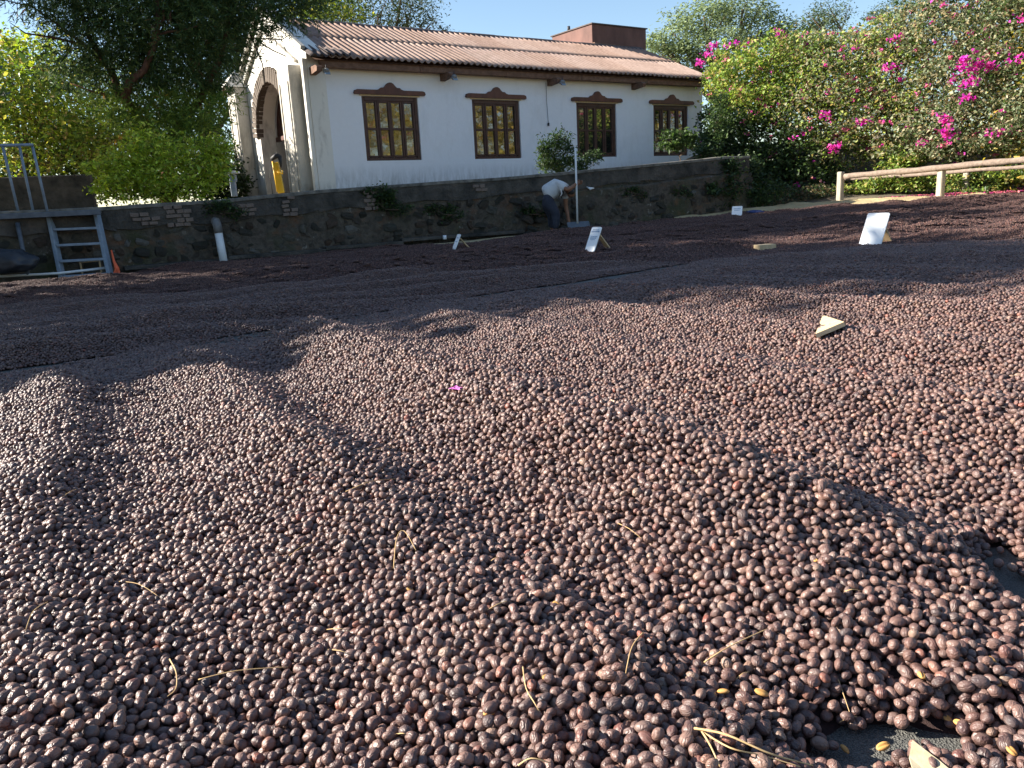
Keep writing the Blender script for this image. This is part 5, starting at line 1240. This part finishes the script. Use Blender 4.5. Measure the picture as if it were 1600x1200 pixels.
tr_ = [(w(853, 310), (.165, .17)), (w(861, 303), (.15, .165)), (w(856, 318, -.09), .125), (w(869, 334, -.10), .092), (w(867, 359, -.09), .068), (w(854, 318, .09), .125), (w(862, 336, .10), .088), (w(862, 357, .16), .066)]
skin_mesh('trousers', tr_, [(0, 1), (0, 2), (2, 3), (3, 4), (0, 5), (5, 6), (6, 7)], M_['trousers'], wk)
skin_mesh('hair', [(w(889, 298), .08), (w(893, 301), .094), (w(889, 306), .075)], [(0, 1), (1, 2)], M_['hair'], wk)
for pts_ in ((w(866, 364, -.09), w(872, 365.5, -.11), w(877, 366, -.13)), (w(861, 362, .16), w(867, 363.5, .15), w(872, 364, .14))):
    skin_mesh('shoe', [(pts_[0], .062), (pts_[1], .056), (pts_[2], .042)], [(0, 1), (1, 2)], M_['boots'], wk)
# harness straps over the shirt
m_ = MB(); m_.tube([Vector(w(874, 285, -.05)), Vector(w(878, 291, -.20)), Vector(w(880, 301, -.19)), Vector(w(877, 308, -.10))], .016, 6); m_.build('strap', M_['black'], wk)
m_ = MB(); m_.tube([Vector(w(872, 285, -.05)), Vector(w(876, 291, -.205)), Vector(w(878, 302, -.195)), Vector(w(875, 309, -.10))], .012, 6); m_.build('strap', M_['board'], wk)
# hands with five fingers each
def hand(c_, palm_dir, curl_dir, side, name='hand'):
    o = bpy.data.objects.new(name, None); C.objects.link(o); o.parent = wk; o.location = c_
    palm_dir, curl_dir, side = (Vector(v_).normalized() for v_ in (palm_dir, curl_dir, side))
    m_ = MB(); m_.tube([Vector((0, 0, 0)), palm_dir*.045, palm_dir*.085], [.028, .036, .033], 8); m_.build('palm', M_['skin'], o)
    for k, L in enumerate((.065, .075, .07, .055)):
        r0_ = palm_dir*.08 + side*(.016*(1.5-k)); m_ = MB()
        m_.tube([r0_, r0_+palm_dir*L*.4+curl_dir*L*.15, r0_+palm_dir*L*.55+curl_dir*L*.5, r0_+palm_dir*L*.4+curl_dir*L*.8], [.0095, .009, .008, .0065], 6); m_.build('finger', M_['skin'], o)
    m_ = MB(); r0_ = palm_dir*.03+side*.03; m_.tube([r0_, r0_+side*.02+palm_dir*.025, r0_+side*.015+palm_dir*.04+curl_dir*.03], [.012, .011, .008], 6); m_.build('thumb', M_['skin'], o)
hand(w(900, 288, -.13), (.8, 0, .3), (0, -.9, -.2), (0, 0, 1)); hand(w(889, 347, .12), (.15, 0, -1), (.8, -.2, -.2), (0, -1, 0))
# rake pole and its board
rk = empty('rake', at(903, 350, PY-.16), 'long white rake pole with a grey board head held upright by the worker', 'rake'); ro_ = Vector(rk.location)
m_ = MB(); m_.tube([at(902.3, 349, PY-.16)-ro_, at(899, 231, PY-.16)-ro_], .018, 10); m_.build('pole', M_['pvc'], rk)
m_ = MB(); m_.box(at(904, 353, PY-.16)-ro_+Vector((0, 0, .015)), (.42, .03, .13), Matrix.Rotation(.25, 3, 'Z') @ Matrix.Rotation(-.5, 3, 'X'), .006); m_.build('rake_board', M_['darksteel'], rk)
print('objects', len(bpy.data.objects))
